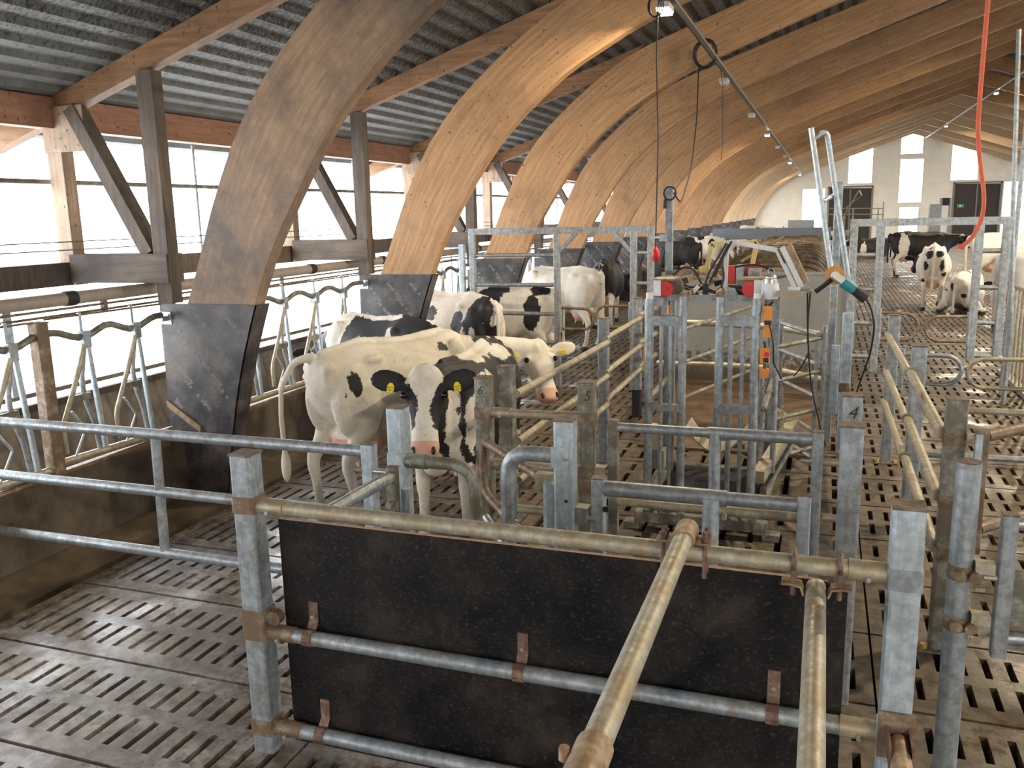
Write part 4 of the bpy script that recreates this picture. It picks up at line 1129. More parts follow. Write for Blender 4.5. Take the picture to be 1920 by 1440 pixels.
for px in (1427, 1452): 
    p = PY(px, 760, 7.0); MB().tube([(p.x, 7.0, 0.2), (p.x, 7.0, 1.15)], 0.022, 8).build('rear_upright', GV, cr)

# hand controls hanging on the crush
t = thing('hoist_control', 'orange and yellow hand control hanging under the motor of the crush', 'control')
a = cz(1440, 573, 6.36); b = cz(1440, 600, 6.36); MB().box2((a.x-0.03, 6.33, b.z), (a.x+0.03, 6.38, a.z)).build('upper_case', 'orange_plastic', t)
MB().box2((a.x-0.02, 6.335, b.z-0.035), (a.x+0.025, 6.375, b.z)).build('grip', 'black_rubber', t)
c = cz(1440, 612, 6.36); d = cz(1440, 631, 6.36); MB().box2((a.x-0.027, 6.335, d.z), (a.x+0.03, 6.38, c.z)).build('lower_case', 'orange_plastic', t)
MB().tube(rounded([(mz.x-0.02, 6.39, mz.z-0.03), (mz.x-0.05, 6.36, mz.z-0.1), tuple(cz(1444, 610, 6.33)), tuple(cz(1450, 645, 6.33)), tuple(cz(1450, 680, 6.5)), tuple(cz(1465, 710, 6.8))], 0.05), 0.006, 6).build('lead', 'black_cable', t)
MB().tube([(mz.x+0.02, 6.38, mz.z-0.02), (a.x+0.01, 6.36, a.z)], 0.010, 8).build('lead', 'black_cable', t)
t = thing('hoist_control', 'yellow hand control with a red stop button hanging below the orange one', 'control')
a = cz(1435, 652, 6.36); b = cz(1435, 680, 6.36)
MB().box2((a.x-0.032, 6.33, b.z), (a.x+0.032, 6.39, a.z)).build('case', 'orange_plastic', t)
MB().cone((a.x+0.015, 6.335, (a.z+b.z)/2+0.01), (a.x+0.015, 6.315, (a.z+b.z)/2+0.01), 0.02, 0.018, 14).build('stop_button', 'red_plastic', t)
MB().box2((a.x-0.01, 6.325, b.z+0.005), (a.x+0.025, 6.33, b.z+0.04)).build('rocker', 'black_rubber', t)
c = cz(1431, 691, 6.36); d = cz(1431, 708, 6.36); MB().box2((a.x-0.028, 6.335, d.z), (a.x+0.028, 6.385, c.z)).build('lower_case', 'orange_plastic', t)
MB().tube([(a.x, 6.36, b.z), (a.x, 6.36, c.z)], 0.012, 8).build('link', 'rust', t)
MB().tube([tuple(cz(1433, 640, 6.36)), (a.x, 6.36, a.z)], 0.009, 8).build('lead', 'black_cable', t)
t = thing('hoist_control', 'small orange handle between the left bars of the crush', 'control')
a = cz(1255, 572, 6.6); b = cz(1255, 588, 6.6); MB().cone(a, b, 0.014, 0.02, 10).build('grip', 'orange_plastic', t); MB().tube([cz(1255, 556, 6.6), a], 0.006, 6).build('cord', 'black_cable', t)
t = thing('safety_sleeve', 'orange sleeve along the left upright of the crush', 'sleeve')
a = cz(1210, 645, 6.35); b = cz(1210, 697, 6.35); MB().box2((a.x-0.012, 6.34, b.z), (a.x+0.008, 6.38, a.z)).build('sleeve_strip', 'orange_plastic', t)
# chains
for k, (px, y0, y1) in enumerate(((1431, 710, 790), (1467, 725, 800), (1396, 610, 700))):
    t = thing('chain', ['chain hanging below the yellow hand control', 'chain hanging inside the zigzag gate', 'chain between the right bars of the crush head gate'][k], 'chain')
    Y = (6.4, 7.6, 6.45)[k]; a = PY(px, y0, Y); b = PY(px, y1, Y); n = 14
    for i in range(n):
        c = a.lerp(b, (i+0.5)/n); l = (a-b).length/n*0.62
        ex = Vector((1, 0, 0)) if i % 2 else Vector((0, 1, 0))
        MB().tube([c+ex*(0.009*math.cos(q*math.pi/4))+Vector((0, 0, l*math.sin(q*math.pi/4))) for q in range(8)], 0.0035, 5, closed=True).build('link', GV, t)
# angle grinder on the shelf hook
t = thing('angle_grinder', 'teal angle grinder with an orange disc resting on the tool shelf hook', 'grinder')
GYp = 6.4
c = cz(1565, 516, GYp); e = cz(1619, 556, GYp); ax = (e-c).normalized()
nrm = ax.cross(Vector((0, 1, 0))).normalized()
MB().cone(c+Vector((0, -0.012, 0)), c+Vector((0, -0.006, 0)), 0.066, 0.066, 28).build('disc', 'grinder_disc', t)
MB().cone(c+Vector((0, -0.045, 0)), c+Vector((0, -0.008, 0)), 0.028, 0.036, 16).build('gear_head', 'aluminium', t)
MB().beam(c+ax*-0.01+Vector((0, -0.03, 0)), c+ax*0.075+Vector((0, -0.03, 0)), 0.055, 0.06, Vector((0, 1, 0)), 0.012).build('gear_case', 'aluminium', t)
MB().cone(c+ax*0.07+Vector((0, -0.03, 0)), c+ax*0.165+Vector((0, -0.03, 0)), 0.040, 0.036, 16).build('motor_body', 'teal_plastic', t)
MB().cone(c+ax*0.165+Vector((0, -0.03, 0)), e+ax*0.02+Vector((0, -0.03, 0)), 0.033, 0.038, 16).build('tail_body', 'black_rubber', t)
MB().tube([c+Vector((-0.02, -0.02, -0.03)), cz(1529, 547, 6.4)], 0.017, 12).build('side_handle', 'black_rubber', t)
MB().tube(rounded([e+ax*0.02+Vector((0, -0.03, 0)), cz(1634, 578, 6.4), cz(1640, 610, 6.4), cz(1633, 660, 6.6), cz(1606, 735, 7.0), PZ(1600, 790, 0.02)], 0.12), 0.007, 6).build('power_cord', 'black_cable', t)
# cables hanging from the tool shelf
t = thing('power_cable', 'pair of thin black cables hanging from the tool shelf into the zigzag gate', 'cable')
for pts in ([(1514, 545), (1514, 600), (1516, 660), (1520, 720), (1541, 815), (1548, 835)], [(1520, 545), (1516, 585), (1514, 640), (1518, 660), (1498, 695), (1488, 705)]):
    MB().tube(rounded([cz(x, y, 6.5+0.012*i*5) for i, (x, y) in enumerate(pts)], 0.1), 0.006, 6).build('strand', 'black_cable', t)

# ---- zigzag side gates right of the crush
g = thing('folding_gate', 'folding zigzag tube gate right of the trimming crush', 'gate')
A1, A2 = PY(1461, 590, 9.0), PY(1541, 606, 8.1)       # far wing from its hinge to the apex
B1, B2 = PY(1450, 630, 7.75), A2
A1.z = A2.z = B1.z = 1.28
for (p, q, nm) in ((A1, A2, 'far'), (B1, B2, 'near')):
    for z in (1.27, 1.0, 0.70, 0.38, 0.12) if nm == 'far' else (1.20, 0.90, 0.55, 0.20):
        MB().tube([(p.x, p.y, z), (q.x, q.y, z+(0.0 if nm == 'far' else 0.05))], 0.019, 10).build('rail', GV if nm == 'far' else GD, g)
for p in (A1, A2, B1):
    for dx in (-0.03, 0.03): MB().sweep([(p.x+dx, p.y, 0.06), (p.x+dx, p.y, 1.30)], rrect(0.035, 0.035, 0.005), Vector((0, 1, 0))).build('stile', GV, g)
MB().cone((A2.x+0.03, A2.y, 1.30), (A2.x+0.03, A2.y, 1.36), 0.022, 0.022, 10).build('hinge_pin', GV, g)
MB().sweep([(A2.x+0.13, A2.y+0.05, 0.55), (A2.x+0.13, A2.y+0.05, 1.18)], rrect(0.07, 0.06, 0.008), Vector((0, 1, 0))).build('latch_box', GN, g)
t = thing('cross_rail', 'bright round rail passing behind the crush at chest height, upper of two', 'rail')
MB().tube([PY(1288, 605, 9.4), PY(1345, 606, 9.4), PY(1440, 612, 9.3), PY(1540, 627, 8.9)], 0.036, 12).build('rail_tube', GT, t)
t = thing('cross_rail', 'bright round rail passing behind the crush at knee height, lower of two', 'rail')
MB().tube([PY(1232, 681, 9.4), PY(1345, 684, 9.4), PY(1440, 690, 9.3), PY(1545, 712, 8.9)], 0.034, 12).build('rail_tube', GT, t)

# ---- grey concrete panel at the head of the cubicles, rubber mat before it
w0, w1 = PY(1240, 560, 12.3), PY(1577, 560, 12.3)
t = thing('grey_partition', 'light grey concrete partition with splashed muck behind the trimming crush', 'partition')
MB().box2((w0.x, 12.3, 0.0), (w1.x, 12.45, 1.50)).build('panel', 'grey_panel', t)
MB().box2((w0.x, 12.29, 1.50), (w1.x+0.02, 12.5, 1.53)).build('coping', 'grey_panel', t)
MB().box2((w1.x, 12.42, 0.0), (w1.x+0.2, 12.6, 1.46)).build('return_panel', 'grey_panel', t)
t = thing('rubber_mat', 'brown mucky mat on the floor between the crush and the grey partition', 'mat')
MB().prism([(-1.72, 8.55), (0.02, 8.55), (0.06, 9.6), (0.30, 12.28), (-1.86, 12.28)], 2, 0.0, 0.03).build('mat_sheet', 'mat_brown', t)
# ---- cubicle dividers, one behind the other: each its own thing
dv = None
for i in range(14):
    Y = 13.0+i*1.35
    t = thing('cubicle_divider', 'mud-brown curved cubicle divider tube in the row behind the grey partition', 'cubicle divider', 'cubicle dividers behind the grey partition', (0, Y, 0))
    if dv is None:
        dv = MB().tube(rounded([(-2.0, 0, 0.55), (-1.9, 0, 1.40), (0.02, 0, 1.44), (0.16, 0, 0.60)], 0.42, 10), 0.046, 10).mesh('divider_tube', 'strip_brown')
        dv2 = MB().tube(rounded([(-1.95, 0.0, 0.90), (-0.05, 0, 1.02), (0.10, 0, 0.62)], 0.25, 8), 0.030, 10).mesh('lower_tube', 'strip_brown')
        dv3 = MB().box2((-1.98, -0.04, 0.22), (-1.90, 0.04, 1.36)).mesh('divider_post', 'galv_brown')
        dv4 = MB().box2((0.10, -0.03, 0.22), (0.15, 0.03, 0.9)).mesh('divider_post', 'galv_brown')
    ob('divider_tube', dv, t); ob('lower_tube', dv2, t); ob('divider_post', dv3, t); ob('divider_post', dv4, t)
    t.rotation_euler = (0, 0, random.uniform(-0.02, 0.02))
t = thing('cubicle_bed', 'raised concrete bed under the row of brown cubicle dividers', 'cubicle bed')
MB().box2((-2.05, 12.66, 0.0), (0.36, 55.0, 0.22)).build('bed_slab', 'mat_brown', t)
# boards and beams further back
t = thing('head_board', 'long blue-grey board across the cubicles behind the brown dividers', 'board')
a = PY(1337, 429, 33.0); b = PY(1558, 447, 33.0)
MB().box2((a.x, 32.9, b.z), (b.x, 33.1, a.z)).build('board_face', 'trough_blue', t)
for x in (a.x+0.2, b.x-0.2): MB().box2((x-0.05, 32.95, 0.22), (x+0.05, 33.05, b.z)).build('board_leg', GD, t)
t = thing('head_board', 'shorter blue-grey board behind the long one, under the far lying cows', 'board')
a = PY(1478, 413, 42.0); b = PY(1526, 430, 42.0)
MB().box2((a.x, 41.9, b.z), (b.x, 42.1, a.z)).build('board_face', 'trough_blue', t)
for x in (a.x+0.2, b.x-0.2): MB().box2((x-0.05, 41.95, 0.22), (x+0.05, 42.05, b.z)).build('board_leg', GD, t)
# thin stick propped on the dividers
t = thing('wooden_stick', 'thin weathered stick leaning over the brown cubicle dividers', 'stick')
MB().tube([PY(1390, 490, 12.9), PY(1470, 443, 13.2)], 0.022, 8).build('stick_body', 'old_wood', t)

# ---- tall posts and the white bent tube
t = thing('tall_post', 'tall square post with a plug and coiled cable at its top, beside the crush', 'post')
p = PY(1256, 350, 8.2); zb = 0.0
MB().box2((p.x-0.032, 8.17, zb), (p.x+0.032, 8.235, p.z)).build('post_tube', GV, t)
for y in (446, 543):
    q = PY(1243, y, 8.15); c = MB().box2((q.x-0.03, 8.12, q.z-0.03), (q.x+0.035, 8.18, q.z+0.03)).build('clamp', GN, t)
    bolt(c, (q.x-0.03, 8.15, q.z), (-1, 0, 0), 0.01, 0.05)
cp = PY(1256, 362, 8.12)
MB().tube([cp+Vector((0.055*math.cos(a_), 0, 0.06*math.sin(a_))) for a_ in [i*math.pi/8 for i in range(16)]], 0.009, 6, closed=True).build('cable_coil', 'black_cable', t)
q = PY(1247, 385, 8.12); MB().cone((q.x, 8.12, q.z-0.03), (q.x, 8.12, q.z+0.05), 0.02, 0.014, 10).build('plug', 'black_rubber', t)
MB().tube([(q.x, 8.12, q.z+0.05), cp+Vector((-0.05, 0, 0))], 0.007, 6).build('lead', 'black_cable', t)
t = thing('tall_post', 'tall square post beside the white bent tube, behind the angle grinder', 'post')
p = PY(1574, 341, 9.3)
MB().sweep([(p.x, 9.3, 0), (p.x, 9.3, p.z)], rrect(0.075, 0.075, 0.01), Vector((0, 1, 0))).build('post_tube', GV, t)
for y in (437, 508): q = PY(1584, y, 9.25); MB().box2((q.x-0.03, 9.2, q.z-0.03), (q.x+0.06, 9.27, q.z+0.03)).build('clamp', GD, t)
t = thing('bent_tube_frame', 'white inverted-U tube frame leaning against the tall post', 'tube frame')
A0, A1_, B1_, B0 = PY(1560, 520, 9.0), PY(1524, 258, 9.0), PY(1549, 246, 9.1), PY(1590, 520, 9.1)
MB().tube([A0, PY(1521, 240, 9.0)], 0.026, 12).build('frame_tube', GN, t)
MB().tube(rounded([PY(1523, 262, 9.0), PY(1550, 243, 9.05), B0], 0.12, 6), 0.026, 12).build('frame_tube', GN, t)
MB().tube([PY(1543, 377, 9.0), PY(1564, 366, 9.1)], 0.022, 10).build('rung', GN, t)
MB().tube([A0, (p.x, 9.247, A0.z+0.02), B0], 0.022, 10).build('rung', GN, t)
t = thing('water_line', 'thin galvanised pipe rising to the roof at the right end of the right tall frame', 'pipe')
MB().tube([PY(1896, 600, 11.6), PY(1899, 401, 11.6), PY(1911, 55, 11.6)], 0.026, 10).build('pipe_body', GV, t)
MB().tube([PY(1896, 600, 11.6), (PY(1896, 600, 11.6).x, 11.6, 0.0)], 0.026, 10).build('pipe_foot', GV, t)
t = thing('water_line', 'second thin pipe standing just behind the pipe at the right tall frame', 'pipe')
q = PY(1916, 300, 12.2)
MB().tube([(q.x, 12.2, 0.0), (q.x+0.02, 12.2, 5.2)], 0.028, 10).build('pipe_body', GV, t)
MB().tube([PY(1904, 276, 11.9), (q.x, 12.2, PY(1904, 276, 11.9).z)], 0.015, 8).build('stay', GV, t)

# ================================================================== COWS
def m_coat():
    m, nt, b = _new('cow_coat')
    def at(n):
        a = nt.nodes.new('ShaderNodeAttribute'); a.attribute_name = n; return a.outputs['Fac']
    v = _coord(nt, 'Object')
    def math2(op, a, bb):
        n = nt.nodes.new('ShaderNodeMath'); n.operation = op
        for i, x in enumerate((a, bb)):
            if isinstance(x, (int, float)): n.inputs[i].default_value = x
            else: nt.links.new(x, n.inputs[i])
        return n.outputs[0]
    w1 = math2('MULTIPLY', math2('SUBTRACT', _noise(nt, v, 7, 5, 0.6), 0.5), 0.16)
    w2 = math2('MULTIPLY', math2('SUBTRACT', _noise(nt, v, 70, 2, 0.5), 0.5), 0.02)
    d = math2('ADD', math2('ADD', at('coat'), w1), w2)
    mr = nt.nodes.new('ShaderNodeMapRange'); nt.links.new(d, mr.inputs['Value'])
    mr.inputs['From Min'].default_value = -0.004; mr.inputs['From Max'].default_value = 0.004
    dirt = _noise(nt, v, 3.0, 6, 0.7)
    white = _ramp(nt, dirt, [(0.35, (0.62, 0.56, 0.46)), (0.6, (0.78, 0.73, 0.64)), (0.85, (0.82, 0.78, 0.71))])
    muck = _ramp(nt, _noise(nt, v, 30, 5, 0.75), [(0.56, 0.0), (0.68, 0.55)])
    white = _mix(nt, muck, white, (0.36, 0.27, 0.17))
    # muddy lower legs
    sx = nt.nodes.new('ShaderNodeSeparateXYZ'); nt.links.new(v, sx.inputs[0])
    lg = nt.nodes.new('ShaderNodeMapRange'); nt.links.new(sx.outputs['Z'], lg.inputs['Value'])
    lg.inputs['From Min'].default_value = 0.45; lg.inputs['From Max'].default_value = 0.05
    lm = math2('MULTIPLY', lg.outputs['Result'], _ramp(nt, _noise(nt, v, 12, 5, 0.7), [(0.38, 0.0), (0.6, 0.9)]))
    white = _mix(nt, lm, white, (0.22, 0.16, 0.10))
    hoof = nt.nodes.new('ShaderNodeMapRange'); nt.links.new(sx.outputs['Z'], hoof.inputs['Value'])
    hoof.inputs['From Min'].default_value = 0.085; hoof.inputs['From Max'].default_value = 0.075
    black = _ramp(nt, dirt, [(0.3, (0.010, 0.010, 0.012)), (0.7, (0.028, 0.026, 0.026))])
    c = _mix(nt, mr.outputs['Result'], black, white)
    pk = _ramp(nt, math2('ADD', at('pink'), math2('MULTIPLY', w1, 1.2)), [(0.45, 0.0), (0.55, 1.0)])
    c = _mix(nt, pk, c, (0.70, 0.40, 0.30))
    c = _mix(nt, hoof.outputs['Result'], c, (0.055, 0.042, 0.032))
    nt.links.new(c, b.inputs['Base Color'])
    b.inputs['Roughness'].default_value = 0.62
    b.inputs['Specular IOR Level'].default_value = 0.35
    _bump(nt, b, _noise(nt, _coord(nt, 'Object', (1, 1, 0.5)), 120, 3, 0.6), 0.12, 0.006)
m_coat()
flat('cow_eye', (0.008, 0.006, 0.006), 0.08, vary=0)
flat('nostril', (0.03, 0.015, 0.012), 0.5, vary=0)
flat('nose_pink', (0.62, 0.28, 0.19), 0.4, vary=0.2, scale=40)

def loft(mb, rings):
    """rings: (centre, side vector, up vector, half width, half height up, half height down, exponent up, exponent down)"""
    K = 20; vs = []
    for (c, s, u, w, hu, hd, nu, nd) in rings:
        for k in range(K):
            a = 2*math.pi*k/K; sn, cs = math.sin(a), math.cos(a)
            n = nu if cs >= 0 else nd; h = hu if cs >= 0 else hd
            y = w*math.copysign(abs(sn)**(2/n), sn); z = h*math.copysign(abs(cs)**(2/n), cs)
            vs.append(Vector(c)+Vector(s)*y+Vector(u)*z)
    fs = []
    R = len(rings)
    for i in range(R-1):
        for k in range(K):
            fs.append((i*K+k, i*K+(k+1) % K, (i+1)*K+(k+1) % K, (i+1)*K+k))
    n0 = len(vs); vs.append(Vector(rings[0][0])); vs.append(Vector(rings[-1][0]))
    for k in range(K):
        fs.append((n0, (k+1) % K, k)); fs.append((n0+1, (R-1)*K+k, (R-1)*K+(k+1) % K))
    mb.add(vs, fs, True)
def limb(mb, pts):
    """pts: (point, radius along x, radius along y)"""
    rings = []
    P = [Vector(p[0]) for p in pts]
    for i, p in enumerate(pts):
        t = (P[min(i+1, len(P)-1)]-P[max(i-1, 0)]).normalized()
        s = Vector((0, 1, 0)); s = (s-t*s.dot(t)).normalized(); u = s.cross(t).normalized()
        rings.append((P[i], s, u, p[2], p[1], p[1], 2.1, 2.1))
    loft(mb, rings)

def ell(P, c, r):
    """signed approximate distance to an ellipsoid"""
    q = (P-np.array(c))/np.array(r)
    return (np.linalg.norm(q, axis=1)-1.0)*min(r)

def make_cow(name_label, loc, heading, scale=1.0, vox=0.02, patches=(), base='white', poll=(1.25, 0.0, 1.30), muzzle=None,
             feet=(0, 0, 0, 0), tail=None, lying=False, face=None, fine=False, dz=0.0, tags=False, udder=1.0, group=None):
    h = Vector((heading[0], heading[1], 0)).normalized()
    rz = math.atan2(h.y, h.x)
    mb = MB()
    S = Vector((0, 1, 0)); U = Vector((0, 0, 1))
    drop = 0.50 if lying else 0.0
    poll = Vector(poll)
    if muzzle is None: muzzle = poll+Vector((0.34, 0, -0.36))
    muzzle = Vector(muzzle)
    # trunk: x, top, bottom, half width, widest height fraction
    secs = [(-0.885, 1.29, 1.13, 0.055), (-0.86, 1.34, 1.02, 0.13), (-0.78, 1.375, 0.88, 0.205), (-0.66, 1.395, 0.76, 0.245), (-0.52, 1.415, 0.70, 0.265), (-0.40, 1.425, 0.67, 0.275),
            (-0.28, 1.405, 0.63, 0.275), (-0.12, 1.385, 0.575, 0.325), (0.06, 1.375, 0.53, 0.365), (0.22, 1.375, 0.515, 0.365), (0.38, 1.385, 0.53, 0.325), (0.52, 1.405, 0.57, 0.275),
            (0.64, 1.40, 0.61, 0.235), (0.74, 1.36, 0.66, 0.20), (0.82, 1.30, 0.76, 0.15), (0.87, 1.22, 0.86, 0.09)]
    rings = []
    for (x, tp, bt, hw) in secs:
        c = bt+(tp-bt)*0.46
        rings.append(((x, 0, c-drop), S, U, hw, tp-c, c-bt, 1.75, 2.25))
    loft(mb, rings)
    for s in (-1, 1):
        mb.ball((-0.41, s*0.168, 1.28-drop), (0.11, 0.055, 0.045), 12, 8)          # hooks
        mb.ball((-0.80, s*0.11, 1.25-drop), (0.075, 0.05, 0.065), 12, 8)          # pins
        mb.ball((0.53, s*0.185, 1.05-drop), (0.15, 0.085, 0.30), 12, 8)             # shoulder
        mb.ball((-0.62, s*0.165, 0.98-drop), (0.21, 0.105, 0.31), 12, 8)            # thigh
        mb.ball((0.45, s*0.20, 0.72-drop), (0.13, 0.09, 0.12), 12, 8)
    mb.ball((0.70, 0, 0.73-drop), (0.13, 0.12, 0.16), 12, 8)                        # brisket
    mb.tube([(-0.8, 0, 1.37-drop), (-0.4, 0, 1.425-drop), (0.06, 0, 1.375-drop), (0.55, 0, 1.405-drop)], 0.028, 8)
    uc = (-0.44, 0, 0.645-drop); ur = (0.20*udder, 0.155*udder, 0.17*udder)
    if not lying:
        mb.ball(uc, ur, 14, 9)
        for sx in (-0.1, 0.08):
            for s in (-1, 1):
                mb.cone((uc[0]+sx, s*0.07, uc[2]-ur[2]*0.7), (uc[0]+sx, s*0.075, uc[2]-ur[2]-0.055), 0.022, 0.016, 8)
        for i, s in enumerate((-1, 1)):
            fx = feet[i]
            limb(mb, [((0.50, s*0.175, 0.95), 0.13, 0.085), ((0.52+fx*0.1, s*0.175, 0.76), 0.105, 0.075), ((0.55+fx*0.35, s*0.165, 0.60), 0.068, 0.058), ((0.555+fx*0.6, s*0.16, 0.44), 0.058, 0.052),
                      ((0.55+fx*0.7, s*0.155, 0.37), 0.047, 0.043), ((0.55+fx*0.95, s*0.155, 0.17), 0.038, 0.036), ((0.555+fx, s*0.155, 0.105), 0.05, 0.045), ((0.58+fx, s*0.155, 0.05), 0.062, 0.055), ((0.59+fx, s*0.155, 0.0), 0.07, 0.06)])
            fx = feet[2+i]
            limb(mb, [((-0.55, s*0.17, 1.10), 0.20, 0.10), ((-0.52, s*0.19, 0.90), 0.19, 0.10), ((-0.56+fx*0.2, s*0.19, 0.76), 0.135, 0.08), ((-0.66+fx*0.4, s*0.185, 0.62), 0.075, 0.055), ((-0.735+fx*0.6, s*0.175, 0.52), 0.064, 0.048),
                      ((-0.74+fx*0.7, s*0.17, 0.45), 0.056, 0.045), ((-0.71+fx*0.85, s*0.165, 0.30), 0.040, 0.036), ((-0.69+fx*0.95, s*0.165, 0.17), 0.039, 0.036), ((-0.675+fx, s*0.165, 0.105), 0.052, 0.046), ((-0.645+fx, s*0.165, 0.05), 0.063, 0.055), ((-0.635+fx, s*0.165, 0.0), 0.07, 0.06)])
    else:
        for s in (-1, 1):
            limb(mb, [((0.50, s*0.20, 0.22), 0.10, 0.09), ((0.72, s*0.22, 0.09), 0.07, 0.07), ((0.86, s*0.20, 0.08), 0.055, 0.055), ((0.60, s*0.12, 0.06), 0.04, 0.045), ((0.50, s*0.1, 0.05), 0.05, 0.05)])
            limb(mb, [((-0.62, s*0.20, 0.35), 0.20, 0.12), ((-0.38, s*0.34, 0.16), 0.13, 0.10), ((-0.22, s*0.40, 0.09), 0.08, 0.08), ((-0.55, s*0.42, 0.07), 0.06, 0.055), ((-0.30, s*0.46, 0.05), 0.045, 0.045), ((-0.15, s*0.46, 0.05), 0.05, 0.05)])
    # tail
    if tail is None:
        tail = [(-0.86, 0, 1.345), (-0.93, 0.01, 1.31), (-0.955, 0.02, 1.18), (-0.95, 0.02, 0.90), (-0.94, 0.02, 0.62)]
    tail = [(p[0], p[1], p[2]-(drop if p[2]-drop > 0.05 else p[2]-0.05)) for p in tail]
    tr = max(0.024, vox*1.3)
    tp = rounded(tail, 0.06, 4); n = len(tp)
    for i in range(n-1): mb.cone(tp[i], tp[i+1], tr*(1.5-0.5*min(1, i/n*2)), tr*(1.5-0.5*min(1, (i+1)/n*2)), 8)
    e = Vector(tp[-1]); mb.ball(e+Vector((0, 0, -0.08)), (0.042, 0.042, 0.14), 10, 8)
    # neck
    nb = Vector((0.66, 0, 1.06-drop)); d = (muzzle-poll).normalized(); up = (U-d*U.dot(d)).normalized()
    if up.length < 0.1: up = Vector((1, 0, 0))
    side = up.cross(d).normalized()
    ne = poll-up*0.075+d*0.03
    mid = nb.lerp(ne, 0.5)+Vector((0.05, 0, 0.03))
    R = []
    for i in range(8):
        t = i/7
        c = nb*(1-t)**2+mid*2*t*(1-t)+ne*t*t
        tg = ((mid-nb)*(1-t)+(ne-mid)*t).normalized()
        s0 = Vector((0, 1, 0)); s1 = (s0*(1-t)+side*t); s1 = (s1-tg*s1.dot(tg)).normalized(); u1 = tg.cross(s1).normalized()
        if u1.z < 0: u1 = -u1
        R.append((c, s1, u1, 0.155*(1-t)+0.085*t, 0.29*(1-t)**1.3+0.105*(1-(1-t)**1.3), 0.30*(1-t)+0.12*t, 2.0, 2.0))
    loft(mb, R)
    # head
    L = (muzzle-poll).length
    def hp(t, lat=0.0, dep=0.0): return poll + d*(L*t) + side*lat - up*dep
    R = []
    for (t, w, hh) in ((-0.08, 0.05, 0.05), (-0.04, 0.09, 0.085), (0.05, 0.122, 0.11), (0.16, 0.138, 0.125), (0.29, 0.146, 0.135), (0.40, 0.126, 0.13), (0.52, 0.100, 0.115), (0.66, 0.086, 0.098), (0.80, 0.092, 0.090), (0.90, 0.102, 0.086), (0.97, 0.094, 0.078), (1.03, 0.055, 0.045)):
        c = hp(t, 0, hh*0.95)
        R.append((c, side, up, w, hh*0.92, hh, 2.5, 2.1))
    loft(mb, R)
    for s in (-1, 1):
        mb.ball(hp(0.27, s*0.112, 0.045), 0.040, 10, 7)             # brow over the eye
        # ears
        E = (side*s*0.93 - d*0.05 + up*0.12 + U*0.08).normalized()
        T = (up - E*up.dot(E)).normalized(); V = E.cross(T)
        RM = Matrix((E, V, T)).transposed()
        ec = hp(0.15, s*0.11, 0.06)
        th = max(0.02, vox*1.2)
        mb.ball(ec+E*0.135, (0.135, 0.085, th), 14, 8, RM)
        mb.ball(ec+E*0.03, (0.05, 0.035, 0.032), 10, 6, RM)
    src = bpy.data.meshes.new('cow_src'); src.from_pydata(mb.v, [], mb.f); src.update()
    bm = bmesh.new(); bm.from_mesh(src); bmesh.ops.recalc_face_normals(bm, faces=bm.faces); bm.to_mesh(src); bm.free()
    o = ob('cow_src', src)
    r = o.modifiers.new('r', 'REMESH'); r.mode = 'VOXEL'; r.voxel_size = vox; r.use_smooth_shade = True
    s = o.modifiers.new('s', 'SMOOTH'); s.factor = 0.5; s.iterations = 5 if vox > 0.018 else 8
    dg = bpy.context.evaluated_depsgraph_get(); dg.update()
    me = bpy.data.meshes.new_from_object(o.evaluated_get(dg))
    bpy.data.objects.remove(o); bpy.data.meshes.remove(src)
    me.name = 'cow_body'
    n = len(me.vertices)
    P = np.empty(n*3, dtype=np.float32); me.vertices.foreach_get('co', P); P = P.reshape(-1, 3)
    me.polygons.foreach_set('use_smooth', [True]*len(me.polygons))
    Q = P.copy(); Q[:, 2] += drop
    # coat field: negative = black
    if base == 'white':
        f = np.full(n, 0.5, dtype=np.float32)
        for (c, rr) in patches: f = np.minimum(f, ell(Q, c, rr))
    else:
        f = np.full(n, -0.5, dtype=np.float32)
        for (c, rr) in patches: f = np.maximum(f, -ell(Q, c, rr))
    # head has its own pattern in head coordinates
    A = np.array([list(side), list(d), list(up)])
    H = (P-np.array(poll)) @ A.T; H[:, 1] /= L
    inhead = (H[:, 1] > -0.16) & (H[:, 1] < 1.15) & (np.abs(H[:, 0]) < 0.40) & (H[:, 2] < 0.12) & (H[:, 2] > -0.34) & ((np.abs(H[:, 0]) < 0.17) | (H[:, 1] < 0.30))
    if face is not None:
        g = np.array([face(a, b2, c2) for a, b2, c2 in H[inhead]], dtype=np.float32)
        f[inhead] = g
    pk = np.zeros(n, dtype=np.float32)
    if not lying:
        pk = np.clip(0.5-ell(P, uc, tuple(a*1.04 for a in ur))*6 - np.clip((P[:, 2]-0.66)*8, 0, 1), 0, 1)
    nose = inhead & (H[:, 1] > 0.79) & (np.abs(H[:, 0]) < 0.12)
    pk[nose] = np.clip((H[nose, 1]-0.79)*12, 0, 1) * (H[nose, 2] > -0.13)
    a = me.attributes.new('coat', 'FLOAT', 'POINT'); a.data.foreach_set('value', f.astype(np.float32))
    a = me.attributes.new('pink', 'FLOAT', 'POINT'); a.data.foreach_set('value', pk.astype(np.float32))
    me.materials.clear(); me.materials.append(MAT['cow_coat'])
    c = ob('cow', me, None, (loc[0], loc[1], dz), rz)
    c.scale = (scale, scale, scale)
    tag(c, name_label, 'cow', group)
